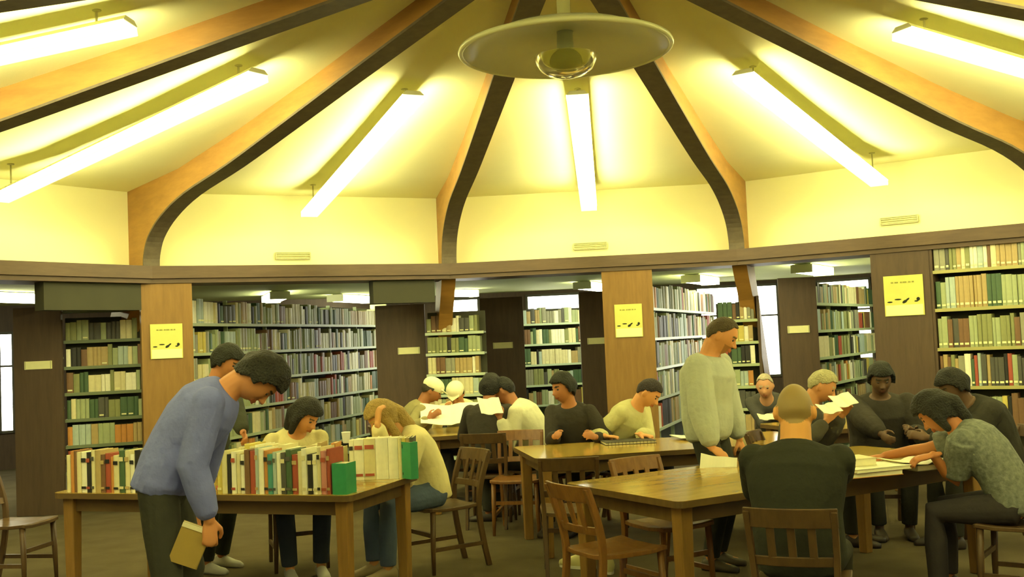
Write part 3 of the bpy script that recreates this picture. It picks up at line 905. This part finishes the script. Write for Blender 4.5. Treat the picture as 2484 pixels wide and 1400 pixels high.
    tm = toptex or paint('cloth_'+topname+'_%02d%02d%02d' % tuple(int(c*99) for c in top), top, .85, .10, 9, .55, 14, .15)
    remesh(shirt, topname, tm, root, max(vx, .008), smooth=3)
    lm = paint('trousers_%02d%02d%02d' % tuple(int(c*99) for c in legs), legs, .85, .12, 9, .4, 14, .15)
    remesh(trous, 'trousers', lm, root, max(vx, .009), smooth=3)
    sm = paint('shoe_%02d%02d%02d' % tuple(int(c*99) for c in shoes), shoes, .5, .08, 12)
    for an, s in shoeparts:
        q = MB()
        rs = []
        z0 = max(0.0, an.z-.088)
        for yy, w, h in ((-.065, .022, .055), (-.05, .036, .075), (-.01, .038, .085), (.05, .040, .070), (.11, .046, .050), (.16, .042, .042), (.195, .022, .030)):
            rs.append([Vector((an.x+w*math.cos(a)*(1 if math.sin(a) > -.2 else 1.0), an.y+yy, z0+max(0, h*.5+h*.5*math.sin(a)*1.25))) for a in [2*math.pi*i/14 for i in range(14)]])
        q.rings(rs); q.build('shoe', sm, root, smooth=True)
    # hair
    kind, hcol = hair[0], hair[1]
    hm = paint('hair_%02d%02d%02d' % tuple(int(c*99) for c in hcol), hcol, .6, .35, 40, .8, 90, .3)
    hbm = MB()
    def cap_shell(th, front, sidez, backz, extra=None):
        nu, nv = 44, 30
        pts = {}
        out, inn = [], []
        grid = []
        for j in range(nv+1):
            row = []
            for i in range(nu):
                v = (j+.15*(j == 0)-.15*(j == nv))/nv
                p = head_surface(i/nu, v, .0021)
                yy = p.y/.097
                lim = front if yy > .55 else (sidez+(front-sidez)*max(0, (yy-.1)/.45) if yy > .1 else (sidez+(backz-sidez)*min(1, max(0, (-yy-.1)/.5))))
                row.append((i, j, p, p.z > lim))
            grid.append(row)
        for j in range(nv):
            for i in range(nu):
                q = [grid[j][i], grid[j][(i+1) % nu], grid[j+1][(i+1) % nu], grid[j+1][i]]
                if all(k[3] for k in q):
                    o = []
                    for (ii, jj, p, _) in q:
                        v = (jj+.15*(jj == 0)-.15*(jj == nv))/nv
                        nz = .6+.8*noise.noise(p*22)
                        o.append(head_surface(ii/nu, v, th*(.75+.5*abs(nz))))
                    inner = [k[2]*.96 for k in q]
                    hbm.add(o+inner, [(0, 1, 2, 3), (7, 6, 5, 4), (0, 4, 5, 1), (1, 5, 6, 2), (2, 6, 7, 3), (3, 7, 4, 0)])
    if kind == 'short': cap_shell(.013, .062, .022, -.055)
    elif kind == 'buzz': cap_shell(.006, .060, .022, -.05)
    elif kind == 'receding': cap_shell(.009, .085, .020, -.055)
    elif kind == 'full':
        cap_shell(.028, .055, -.035, -.085)
    elif kind == 'bob':
        cap_shell(.030, .050, -.055, -.105)
        for s in (-1, 1): hbm.tube([(s*.07, .0, .05), (s*.092, .0, -.03), (s*.09, .01, -.11)], [.03, .032, .022], 10)
        hbm.tube([(0, -.06, .05), (0, -.105, -.03), (0, -.09, -.14)], [.06, .055, .035], 12)
    elif kind == 'long':
        cap_shell(.024, .050, -.055, -.105)
        for s in (-1, 1): hbm.tube([(s*.06, .02, .06), (s*.092, .01, -.03), (s*.10, .02, -.14), (s*.09, .05, -.26)], [.026, .030, .032, .016], 10)
        hbm.tube([(0, -.06, .05), (0, -.105, -.05), (0, -.10, -.18), (0, -.09, -.27)], [.06, .06, .06, .03], 12, 1.0)
    elif kind in ('cap', 'kerchief'):
        cap_shell(.012, .05, -.01, -.055)
    if hbm.v:
        hbm.v = [H4 @ v for v in hbm.v]
        ho = remesh(hbm, 'hair', hm, root, max(.006, vx*.8), smooth=2)
    if kind == 'cap':
        cm = paint('white_cap', (.82, .80, .52), .8, .05, 10)
        c = MB(); c.ell((0, -.005, .055), (.092, .112, .082), n=20, m=12)
        c.tube([(-.05, .09, .05), (0, .135, .042), (.05, .09, .05)], [.02, .03, .02], 10, .25, up=(0, 0, 1))
        c.v = [H4 @ v for v in c.v]; remesh(c, 'cap', cm, root, .008, smooth=2)
    return root, H4, sh

SKIN = (.62, .30, .115); SKIN2 = (.50, .22, .085); SKIN3 = (.40, .17, .065)
BLK = (.035, .035, .025)
# 1 bending man in blue
W1 = ond(508, 1262, 5.2)
person('person in a blue sweatshirt bending over the book table, tan book in hand', (-1.78, 5.36), 84, False, 36, .045,
       head=(72, -6, 0), hands=((-1.80, 5.80, .66), W1), arms_hint=((-.6, -.3, -.5), (.15, -.8, -.1)), handdir=(None, (.0, -.02, -1)),
       palms=((0, 0, -1), (-.35, .9, 0)), skin=(.58, .26, .10), hair=('full', (.022, .022, .015)), top=(.175, .205, .52), topname='sweatshirt', legs=(.045, .046, .036), shoes=(.06, .05, .04),
       vox=.0065, scale=1.07, curl=(.3, .75), bulky=.022, neckf=.5, feet=((-.14, .03, 0), (.14, -.06, 0)), torso_w=1.08, hem=-.12)
# 2 dark standing person behind the book table
person('person in dark clothes and pale shoes standing behind the book table, beyond the bending man', (-2.36, 8.10), 115, False, 12, .02, head=(30, -10, 0),
       hands=((-1.98, 7.75, .98), (-2.3, 7.72, .98)), skin=SKIN2, hair=('full', (.02, .022, .014)), top=(.05, .055, .035), topname='jacket', legs=(.045, .05, .03), shoes=(.62, .62, .50), vox=.009, scale=1.0, bulky=.02,
       feet=((-.12, .04, 0), (.12, .10, 0)))
# 3 reader with dark hair, cream top
person('person with bushy black hair and cream top, seated reading behind the row of books', (-1.70, 8.05), 160, True, 26, .04, head=(35, -42, 0),
       hands=((-1.50, 7.56, .80), (-1.85, 7.65, .80)), skin=SKIN, hair=('bob', (.028, .03, .018)), top=(.66, .60, .30), topname='top', legs=(.04, .05, .07), shoes=(.5, .5, .42), vox=.0085, bulky=.012)
# 4 long haired person in white shirt, hand to forehead
W4 = ond(916, 1030, 7.42)
person('person with long fair hair and cream shirt, hand to forehead beside the books', (-.66, 7.82), 236, True, 30, .06, head=(38, 8, 0),
       hands=((-.80, 7.28, .80), W4), arms_hint=((.9, -.5, -.8), (-.2, .2, -1)), handdir=(None, (.1, .05, 1)), palms=(None, (.6, .5, .2)), skin=(.66, .34, .12), hair=('long', (.42, .29, .08)),
       top=(.82, .74, .38), topname='shirt', legs=(.10, .14, .22), shoes=(.35, .28, .15), vox=.0075, bulky=.015, curl=(.5, .6))
# 5, 6 two readers in white caps
person('person in a white cap at the left end of the far table, reading a newspaper', (-1.14, 10.75), 80, True, 22, .04, head=(30, 5, 0), hands=(ond(1050, 1012, 10.75), ond(1040, 1015, 10.45)),
       skin=(.36, .15, .05), hair=('cap', (.05, .04, .02)), top=(.30, .27, .12), topname='jacket', legs=(.05, .05, .05), vox=.011, bulky=.01)
person('person in a white cap bowed over the newspaper on the far side of the table', (-.60, 11.6), 184, True, 34, .05, head=(38, 8, 0), hands=(ond(1135, 1000, 11.1), ond(1075, 1000, 11.1)),
       skin=(.50, .22, .08), hair=('cap', (.05, .04, .02)), top=(.72, .68, .40), topname='shirt', legs=(.05, .05, .05), vox=.011)
# 7 dark back
person('person with black hair and dark coat, back turned, at the far table', (-.27, 9.62), 8, True, 14, .03, head=(20, 8, 0), hands=((-.42, 10.15, .80), (-.05, 10.15, .80)),
       skin=SKIN3, hair=('full', (.02, .02, .015)), top=(.05, .045, .035), topname='coat', legs=BLK, vox=.011, bulky=.02)
# 8 white shirt facing left
person('person in a white shirt seated sideways facing left, holding an open magazine', (.14, 9.75), 282, True, 20, .075, head=(25, 12, 0), hands=(ond(1212, 1015, 9.55), ond(1222, 1010, 9.8)),
       skin=SKIN3, hair=('short', (.02, .02, .015)), top=(.74, .74, .50), topname='shirt', legs=(.045, .045, .035), vox=.0095, bulky=.02, arms_hint=((0, -.2, -1), (0, .2, -1)))
# 9 dark seated
person('person in dark clothes seated right of the white shirted reader', (.50, 9.30), 205, True, 14, .03, head=(12, 30, 0), hands=((.64, 8.86, .80), (.30, 8.85, .82)),
       skin=SKIN2, hair=('full', (.02, .022, .015)), top=(.045, .045, .035), topname='coat', legs=BLK, vox=.0095, bulky=.015)
# 10 writing man
H10 = ond(1580, 1046, 8.88)
person('person in a cream ribbed sweater bowed over a notebook, writing at the middle table', (.86, 9.34), 128, True, 26, .055, head=(42, -16, 0), hands=((1.02, 8.92, .80), (.72, 8.9, .80)),
       skin=(.70, .34, .12), hair=('short', (.035, .028, .025)), top=(.56, .54, .26), topname='sweater', legs=(.05, .05, .05), shoes=(.1, .08, .05), vox=.007, bulky=.022, arms_hint=((-.9, -.2, -.5), (.6, -.4, -.6)),
       handdir=((.5, -.3, -.1), (.8, -.1, -.1)), palms=((0, 0, -1), (0, 0, -1)), curl=(.9, .7))
# 11 standing man in grey
W11 = ond(1728, 1094, 7.1)
person('person standing in a pale grey sweatshirt, looking down, a white booklet in the hand', (1.33, 7.44), 122, False, 4, .02, head=(32, -14, 0), hands=((1.60, 7.66, .78), W11),
       arms_hint=((0, -.8, -.4), (.45, -.8, -.1)), handdir=(None, (.75, -.35, -.55)), palms=((0, .3, -1), (.1, .5, -.9)), skin=(.70, .33, .115), hair=('receding', (.10, .075, .035), True),
       top=(.52, .57, .47), topname='sweatshirt', legs=(.05, .05, .04), shoes=(.08, .07, .05), vox=.006, scale=1.02, curl=(.5, .85), bulky=.045, torso_w=1.15, headscale=1.06, neckr=1.2)
# 12 distant
person('small distant person bowed behind the standing man, right of the grey sweatshirt', (2.62, 11.0), 200, True, 42, .05, head=(20, 0, 0), hands=((2.75, 10.4, .8), (2.5, 10.4, .8)),
       skin=(.60, .32, .16), hair=('receding', (.5, .45, .3)), top=(.08, .08, .07), topname='coat', legs=BLK, vox=.013)
# 13 grey haired
person('person with grey hair reading papers on the far side of the right table', (2.12, 8.22), 118, True, 16, .04, head=(30, -10, 0), hands=(ond(2042, 1008, 8.0), ond(2004, 1022, 7.85)),
       skin=(.66, .32, .12), hair=('short', (.46, .43, .22)), top=(.10, .095, .07), topname='jacket', legs=BLK, vox=.0075, bulky=.02)
# 14 shaved head, black
person('person with a shaved head in a black jacket, back turned, seated at the right table', (1.29, 5.02), 22, True, 10, .04, head=(12, -6, 0), hands=((1.30, 5.62, .80), (1.70, 5.78, .80)),
       skin=(.72, .36, .10), hair=('shaved', (.25, .20, .08)), top=(.034, .036, .026), topname='jacket', legs=(.04, .04, .03), shoes=(.04, .04, .03), vox=.006, bulky=.022, torso_w=1.12, scale=1.02, arms_hint=((-.35, -.3, -1), (.35, -.3, -1)), headscale=1.12, neckr=1.28)
# 15 person with lace top at the right
W15 = ond(2264, 1104, 6.25)
person('person in a grey patterned short sleeved top, one hand on the right table', (2.86, 6.22), 306, True, 34, .05, head=(46, -5, 0), hands=(W15, (2.3, 6.75, .80)),
       arms_hint=((.9, -.5, -.8), (.4, .2, -1)), handdir=((-.9, .1, -.2), None), palms=((0, .3, -1), (0, 0, -1)), skin=(.50, .20, .065), hair=('bob', (.03, .025, .018)), top=(.30, .33, .26), topname='blouse', legs=(.045, .04, .04), shoes=(.05, .04, .03),
       short=True, vox=.0065, bulky=.012, toptex=paint('lace_pattern', (.17, .19, .15), .8, .75, 38, .3, 60))
# 16 dark person across
person('person in dark clothes facing the viewer across the right table, beside the grey haired reader', (2.92, 8.62), 190, True, 12, .03, head=(22, 0, 0), hands=((3.02, 8.16, .80), (2.74, 8.06, .8)),
       skin=(.14, .08, .04), hair=('full', (.02, .025, .015)), top=(.045, .045, .032), topname='coat', legs=BLK, vox=.0085, bulky=.045, torso_w=1.2)
# 17 far right dark person
person('person in a dark coat at the far right end of the right table', (3.50, 7.85), 262, True, 24, .05, head=(30, 0, 0), hands=((2.95, 7.7, .80), (2.98, 8.0, .80)),
       skin=(.14, .08, .04), hair=('full', (.022, .022, .015)), top=(.042, .040, .030), topname='coat', legs=BLK, vox=.0085, bulky=.05, torso_w=1.25)

# chairs
chair(.50, 5.97, 59, 'wooden chair with curved posts pushed in at the left end of the right table', 'oak')
chair(.90, 6.72, 149, 'wooden chair on the far side of the right table, its orange top rail showing', 'oak')
chair(1.29, 5.00, 22, 'wooden chair under the person in the black jacket', 'dark')
chair(2.88, 6.18, 306, 'wooden chair under the person in the patterned top', 'dark')
chair(.34, 7.40, 3, 'dark wooden chair standing empty before the near side of the middle table', 'dark')
chair(-.27, 9.56, 8, 'dark chair under the person with the dark coat and back turned', 'dark')
chair(-.02, 9.16, 188, 'empty wooden chair behind the left end of the middle table', 'oak')
chair(.51, 9.34, 205, 'chair under the dark clothed person beside the white shirted reader', 'oak')
chair(.14, 9.77, 282, 'chair under the person in the white shirt facing left', 'dark')
chair(.85, 9.38, 128, 'chair under the writing person in the cream sweater', 'dark')
chair(-1.70, 8.10, 160, 'chair under the bushy haired reader behind the books', 'dark')
chair(-.57, 7.83, 236, 'chair under the long haired person at the end of the book table', 'dark')
chair(-1.18, 10.76, 80, 'chair under the white capped reader at the left end of the far table', 'dark')
chair(-.60, 11.64, 184, 'chair under the white capped reader on the far side', 'dark')
chair(2.10, 8.26, 118, 'chair under the grey haired reader', 'dark')
chair(2.92, 8.66, 190, 'chair under the dark clothed person across the right table', 'dark')
chair(3.54, 7.86, 262, 'chair under the person in the dark coat at the far right', 'dark')
chair(2.62, 11.04, 200, 'chair under the small distant bowed person', 'dark')
chair(-3.72, 7.85, 100, 'empty dark chair past the left end of the book table', 'dark')

# ------------------------------------------------------------------ books on the tables
def loose_book(c, t, h, dp, loc, rz, label, tilt=0.0, group=None, flat=False, band=None, name='book'):
    m = MB(); book_shape(m, t, h, dp)
    # cover and pages as separate meshes
    cv = MB(); pg = MB()
    base = 0
    cvf = [(f, k) for f, k in zip(m.f, m.m) if k == 0]; pgf = [(f, k) for f, k in zip(m.f, m.m) if k == 1]
    cv.v = m.v; cv.f = [f for f, k in cvf]; cv.m = [0]*len(cvf)
    used_ = sorted({i for f, k in cvf for i in f}); mp = {i: j for j, i in enumerate(used_)}
    cv.v = [m.v[i] for i in used_]; cv.f = [tuple(mp[i] for i in f) for f in cv.f]
    used_ = sorted({i for f, k in pgf for i in f}); mp = {i: j for j, i in enumerate(used_)}
    pg.v = [m.v[i] for i in used_]; pg.f = [tuple(mp[i] for i in f) for f, k in pgf]; pg.m = [0]*len(pgf)
    if band:
        bc = BOOKCOL[band]
        cv.box((0, -.006, h*.80), (t*.8, .003, h*.10), None, 1); cv.box((0, -.006, h*.12), (t*.8, .003, h*.06), None, 1)
    o = cv.build(name, [bcol(c)]+([bcol(band)] if band else []))
    p = pg.build('pages', M_PAGES, o)
    o.location = loc
    if flat: o.rotation_euler = (0, R(90), rz) if False else (Matrix.Rotation(rz, 3, 'Z') @ Matrix.Rotation(R(90), 3, 'Y')).to_euler()
    else: o.rotation_euler = (0, tilt, rz)
    return tag(o, label, 'book', group)
TABLEBOOKS = 0
def book_row(C, A, x0, x1, y, cols, hs, grp, place, dz=0.75, dp=(.15, .19), rz=None, orig=None, wts=None, tilts=None):
    """row in table coordinates, spines towards the viewer"""
    global TABLEBOOKS
    n = len(cols); ws = wts or [random.uniform(.7, 1.3) for _ in cols]; tot = sum(ws); x = x0
    for i, c in enumerate(cols):
        t = (x1-x0)*ws[i]/tot
        if orig is None:
            p = onT(C, A, x+t/2, y+random.uniform(0, .012), dz); rr = A
        else:
            p = Vector(orig)+Vector((math.cos(rz)*(x+t/2), math.sin(rz)*(x+t/2), 0)); rr = rz
        h = hs[i] if hasattr(hs, '__len__') else random.uniform(hs-.025, hs+.02)
        prv = cols[i-1] if i else 'nothing'; nx = cols[i+1] if i+1 < n else 'nothing'
        lab = '%s book %s, between %s and %s' % (c, place, prv if i else 'the gap', nx if i+1 < n else 'the gap')
        tl = (tilts or {}).get(i, 0.0)
        band = random.choice(['cream', 'black', 'tan', None, None, 'red', 'dark grey'])
        loose_book(c, t-.002, h, random.uniform(*dp), (p.x, p.y, p.z+abs(tl)*t*.5+.0005), rr, lab, tl, grp, band=band if band != c else None)
        x += t; TABLEBOOKS += 1
book_row(C3, A3, .10, .72, .03, ['cream', 'orange', 'brown', 'cream', 'white', 'black', 'cream', 'tan', 'brown', 'red', 'orange', 'cream', 'dark green', 'cream', 'white', 'black', 'white'], .255, 'book row left of the bending person', 'in the row left of the bending person')
book_row(C3, A3, 1.27, 2.07, .03, ['yellow', 'cream', 'black', 'white', 'cream', 'white', 'brown', 'red', 'pale blue', 'white', 'orange', 'teal', 'pale blue', 'white', 'dark grey', 'dark green', 'red', 'cream', 'white', 'black', 'white', 'cream', 'pink', 'red'],
         .262, 'book row along the front of the left table', 'at the front of the left table', tilts={0: .0, 1: .0})
book_row(C3, A3, 1.29, 1.82, .24, ['cream', 'yellow', 'cream', 'white', 'olive', 'cream', 'tan', 'cream', 'white', 'cream', 'tan', 'cream'], .265, 'second book row behind the front row', 'in the second row on the left table')
o = loose_book('bright green', .095, .185, .13, onT(C3, A3, 2.13, .035), A3, 'thick bright green book at the near corner of the left table', group=None); TABLEBOOKS += 1
book_row(C3, A3, 0, .43, 0, ['white', 'white', 'cream', 'white', 'white', 'cream', 'yellow', 'tan', 'dark grey'], [.262, .265, .268, .27, .268, .265, .262, .262, .265], 'tall white volumes at the end of the left table', 'among tall white volumes', orig=(-1.125, 7.06, .75), rz=R(-2),
         wts=[1, 2, 2.4, 2.6, 2, .8, .9, .7, .8])
loose_book('bright green', .06, .24, .15, (-.685, 6.99, .75), R(40), 'bright green book ending the tall white row, near the cream sleeve'); TABLEBOOKS += 1
book_row(C3, A3, 0, .2, 0, ['cream', 'tan', 'cream', 'white', 'orange', 'cream'], .24, 'short book row behind the thick green book', 'in the short row behind', orig=(-1.36, 7.0, .75), rz=R(-4))
loose_book('red', .03, .20, .14, onT(C3, A3, 1.245, .06, .7805), A3, 'red book lying flat at the left of the front row', flat=True); TABLEBOOKS += 1

def cup(px, py, z, label):
    c = onz(px, py, z)
    m = MB(); m.lathe([(.001, .002), (.028, 0), (.030, .004), (.042, .098), (.044, .102), (.040, .102), (.028, .008), (.001, .008)], 24)
    o = m.build('paper_cup', M_PAPER, smooth=True); o.location = c
    return tag(o, label, 'cup')
cup(840, 1075, .75, 'white paper cup standing on the left table behind the books')

def open_sheet(name, label, cat, c, w, h, rz, pitch, mat, curl=.02, roll=0.0, fold=True, th=.004, extra=None):
    """a folded open paper: two leaves meeting in a shallow valley"""
    m = MB(); n = 12; top = []; 
    rs = []
    for i in range(n+1):
        t = -1+2*i/n
        z = curl*(abs(t)**.7 if fold else t*t)+curl*.3*math.sin(5*t)
        rs.append([Vector((t*w/2, -h/2, z)), Vector((t*w/2, h/2, z+curl*.2)), Vector((t*w/2, h/2, z+th+curl*.2)), Vector((t*w/2, -h/2, z+th))])
    m.rings(rs)
    mats = mat if isinstance(mat, list) else [mat]
    o = m.build(name, mats)
    o.location = c; o.rotation_euler = (Matrix.Rotation(rz, 3, 'Z') @ Matrix.Rotation(pitch, 3, 'X') @ Matrix.Rotation(roll, 3, 'Y')).to_euler()
    return tag(o, label, cat)
open_sheet('newspaper', 'large open newspaper held over the far table by the white capped readers', 'newspaper', ond(1094, 1008, 10.55), .60, .36, R(5), R(28), M_PAPER, .03)
open_sheet('magazine', 'open white magazine held by the person in the white shirt', 'magazine', ond(1188, 988, 9.42), .20, .20, R(15), R(40), M_PAPER, .02)
open_sheet('booklet', 'white booklet in the hand of the standing person in grey', 'booklet', ond(1742, 1137, 6.93), .235, .18, R(-20), R(50), M_PAPER, .012, R(12), False)
open_sheet('paper', 'loose white paper on the middle table beside the standing person', 'paper', onT(C2, A2, 1.55, .78, .755), .42, .30, R(10), 0, M_PAPER, .012)
open_sheet('paper', 'white papers held up by the grey haired reader, upper sheet', 'paper', ond(2045, 974, 7.80), .17, .14, R(20), R(32), M_PAPER, .015, R(-12))
open_sheet('paper', 'white papers held by the grey haired reader, lower sheet', 'paper', ond(2010, 994, 7.62), .16, .12, R(20), R(28), M_PAPER, .015, R(-6))
open_sheet('paper', 'small white paper at the left hand of the grey haired reader', 'paper', ond(1858, 1014, 8.2), .12, .10, R(0), R(20), M_PAPER, .01)

# tan book hanging from the bending person's hand
def held_book():
    c = ond(462, 1322, 5.2)
    root = thing('held_book', 'tan book hanging from the hand of the bending person in blue', 'book', c)
    rot = Matrix.Rotation(R(24), 3, 'Y') @ Matrix.Rotation(R(12), 3, 'Z')
    w, h, t = .145, .20, .032
    m = MB()
    for s in (-1, 1): m.box(rot @ Vector((0, s*(t/2-.002), 0)), (w, .004, h), rot)
    m.box(rot @ Vector((w/2-.002, 0, 0)), (.004, t, h), rot)
    m.build('cover', paint('tan_cover', (.38, .27, .07), .6, .08, 12), root)
    m = MB(); m.box(rot @ Vector((-.004, 0, 0)), (w-.012, t-.008, h-.004), rot); m.build('pages', M_PAGES, root)
    m = MB(); m.box(rot @ Vector((0, -t/2-.001, h/2-.012)), (w, .004, .022), rot); m.build('pale_edge', M_PAGES, root)
held_book()

# notebook and binders
def flat_stack(name, label, c, w, d, t, rz, mat, tilt=0.0, ring=False):
    root = thing(name, label, 'notebook' if ring else 'book', c, rz)
    m = MB(); m.box((0, 0, t-.0015), (w, d, .003), Matrix.Rotation(tilt, 3, 'Y')); m.box((0, 0, .0015), (w, d, .003)); m.build('cover', mat, root)
    m = MB(); m.box((0, .0, t/2), (w*.97, d*.97, t-.007)); m.build('pages', M_PAGES, root)
    if ring:
        m = MB()
        for i in range(14): m.tube([(-w/2+.02+(w-.04)*i/13, -d/2-.002, .001), (-w/2+.02+(w-.04)*i/13, -d/2-.010, t/2), (-w/2+.02+(w-.04)*i/13, -d/2-.002, t+.003)], .0016, 5)
        m.build('spiral', M_BLACK, root)
    return root
nb = onz(1527, 1078, .75)
flat_stack('notebook', 'black edged spiral notebook under the writing person on the middle table', (nb.x, nb.y+.12, .7505), .42, .26, .022, R(6), M_BLACK, 0, True)
def T1p(x, y, z): return onT(C1, A1, x, y, z)
z = .7505
b1 = onz(2120, 1158, .75); b1 = Vector((b1.x, b1.y+.12, 0))
flat_stack('book', 'orange covered book at the bottom of the pile on the right table', (b1.x, b1.y, z), .34, .22, .030, A1-.25, bcol('orange'))
flat_stack('book', 'white magazine pile resting on the orange book on the right table', (b1.x+.03, b1.y+.01, z+.0305), .38, .24, .022, A1-.2, bcol('white'))
flat_stack('book', 'pale grey folder on the right table beside the orange book', (b1.x+.40, b1.y+.17, z), .26, .20, .034, A1-.2, bcol('grey'))
flat_stack('book', 'cream book topmost on the pile of the right table', (b1.x-.06, b1.y+.06, z+.0535), .20, .19, .045, A1-.3, bcol('cream'))
open_sheet('magazine', 'open white magazine under the hand of the person in the patterned top', 'magazine', (b1.x+.34, b1.y+.16, z+.036), .36, .24, A1-.2, 0, M_PAPER, .02)
yb = onz(1828, 1084, .75)
open_sheet('paper', 'small yellow note on the right table behind the black jacket', 'paper', (yb.x, yb.y-.35, .7515), .08, .06, 0, 0, paint('yellow_note', (.6, .55, .14)), .002)
def sneaker(x, y, rz, label):
    root = thing('sneaker', label, 'shoe', (x, y, 0), rz, 'cream sneakers on the floor')
    q = MB(); rs = []
    for yy, w, h in ((-.13, .022, .06), (-.11, .036, .095), (-.05, .038, .10), (.02, .040, .075), (.07, .045, .058), (.12, .042, .048), (.15, .022, .034)):
        rs.append([Vector((w*math.cos(a), yy, .012+max(0, h*.5+h*.5*math.sin(a)*1.2))) for a in [2*math.pi*i/14 for i in range(14)]])
    q.rings(rs); q.build('upper', paint('sneaker_cream', (.72, .68, .30), .6), root, smooth=True)
    q = MB(); q.rings([[Vector((w*math.cos(a), .01+l*math.sin(a), z)) for a in [2*math.pi*i/24 for i in range(24)]] for w, l, z in ((.046, .145, 0), (.047, .147, .018))]); q.build('sole', M_PAPER, root)
    q = MB()
    for i in range(4): q.box((0, .02+i*.02, .084-.008*i), (.04, .006, .006))
    q.build('laces', M_BLACK, root)
s1 = onz(1405, 1378, 0); s2 = onz(1470, 1385, 0)
sneaker(s1.x, s1.y, R(60), 'cream sneaker on the floor behind the curved front chair leg, left one')
sneaker(s2.x, s2.y, R(10), 'cream sneaker on the floor right of the curved chair leg')

# ------------------------------------------------------------------ shelf books: the largest 300 in view are things, the rest one mass
def project(p):
    x, y, z = p.x, p.y, p.z-EYE
    c, s = math.cos(PITCH), math.sin(PITCH); d = y*c+z*s; u = z*c-y*s
    Xp, Yp = FOC*x/d, FOC*u/d; c, s = math.cos(ROLL), math.sin(ROLL)
    return W/2+Xp*c-Yp*s, H/2-(Xp*s+Yp*c), d
for b in BSPECS:
    x, y, d = project(b['p']+Vector((0, 0, b['h']/2)))
    vis = 0 <= x <= W and 0 <= y <= H and b['p'].z > .90
    if b['case'] == 'wide bookcase': foresh = .45
    elif b['case'] == 'slanting bookcase': foresh = .28
    elif b['case'] == 'right stack': foresh = .35
    elif b['case'] == 'dim left bookcase': foresh = .5
    else: foresh = 1
    b['px'] = (FOC/d)**2*b['t']*b['h']*foresh if vis else 0
order = sorted(range(len(BSPECS)), key=lambda i: -BSPECS[i]['px'])
NIND = 292-TABLEBOOKS
ind = set(order[:NIND])
ROWN = ['top', 'second', 'third', 'fourth', 'fifth', 'sixth', 'lowest']
prev = None; mass = MB(); mcols = list(BOOKCOL); 
for i, b in enumerate(BSPECS):
    m = MB(); book_shape(m, b['t'], b['h'], b['dp'], 0)
    if i in ind:
        if b['t'] > .03: m.box((0, -.0065, b['h']*.13), (b['t']*.7, .002, b['h']*.07), None, 2)
        o = m.build('book', [bcol(b['c']), M_PAGES, M_SIGN])
        o.location = b['p']; o.rotation_euler = (0, 0, b['rz'])
        pc = prev['c'] if prev is not None and prev['case'] == b['case'] and prev['row'] == b['row'] else None
        nxb = BSPECS[i+1] if i+1 < len(BSPECS) else None
        nc = nxb['c'] if nxb and nxb['case'] == b['case'] and nxb['row'] == b['row'] else None
        size = ('thick' if b['t'] > .05 else 'thin' if b['t'] < .033 else 'tall' if b['h'] > .265 else 'short')
        place = '%s shelf of the %s' % (ROWN[min(b['row'], 6)], b['case'])
        lab = '%s %s book on the %s%s%s' % (size, b['c'], place, ', right of '+pc if pc else ', first in its row', ', left of '+nc if nc else '')
        ws = lab.split()
        if len(ws) > 16: lab = '%s %s book, %s%s' % (size, b['c'], place, ', right of '+pc if pc else '')
        tag(o, lab, 'book', 'books on the '+place)
    elif b['p'].z > .25:
        M4 = Matrix.Translation(b['p']) @ Matrix.Rotation(b['rz'], 4, 'Z')
        ci = mcols.index(b['c'])
        for f, k in zip(m.f, m.m): mass.m.append(ci if k == 0 else len(mcols))
        base = len(mass.v); mass.v += [M4 @ v for v in m.v]; mass.f += [tuple(q+base for q in f) for f in m.f]
    prev = b
tag(mass.build('books', [bcol(c) for c in mcols]+[M_PAGES], recalc=False), 'the many further books filling the bookcases around the hall', 'books', None, 'stuff')
print('BOOKS', len(BSPECS), 'individual', len(ind), 'table', TABLEBOOKS)
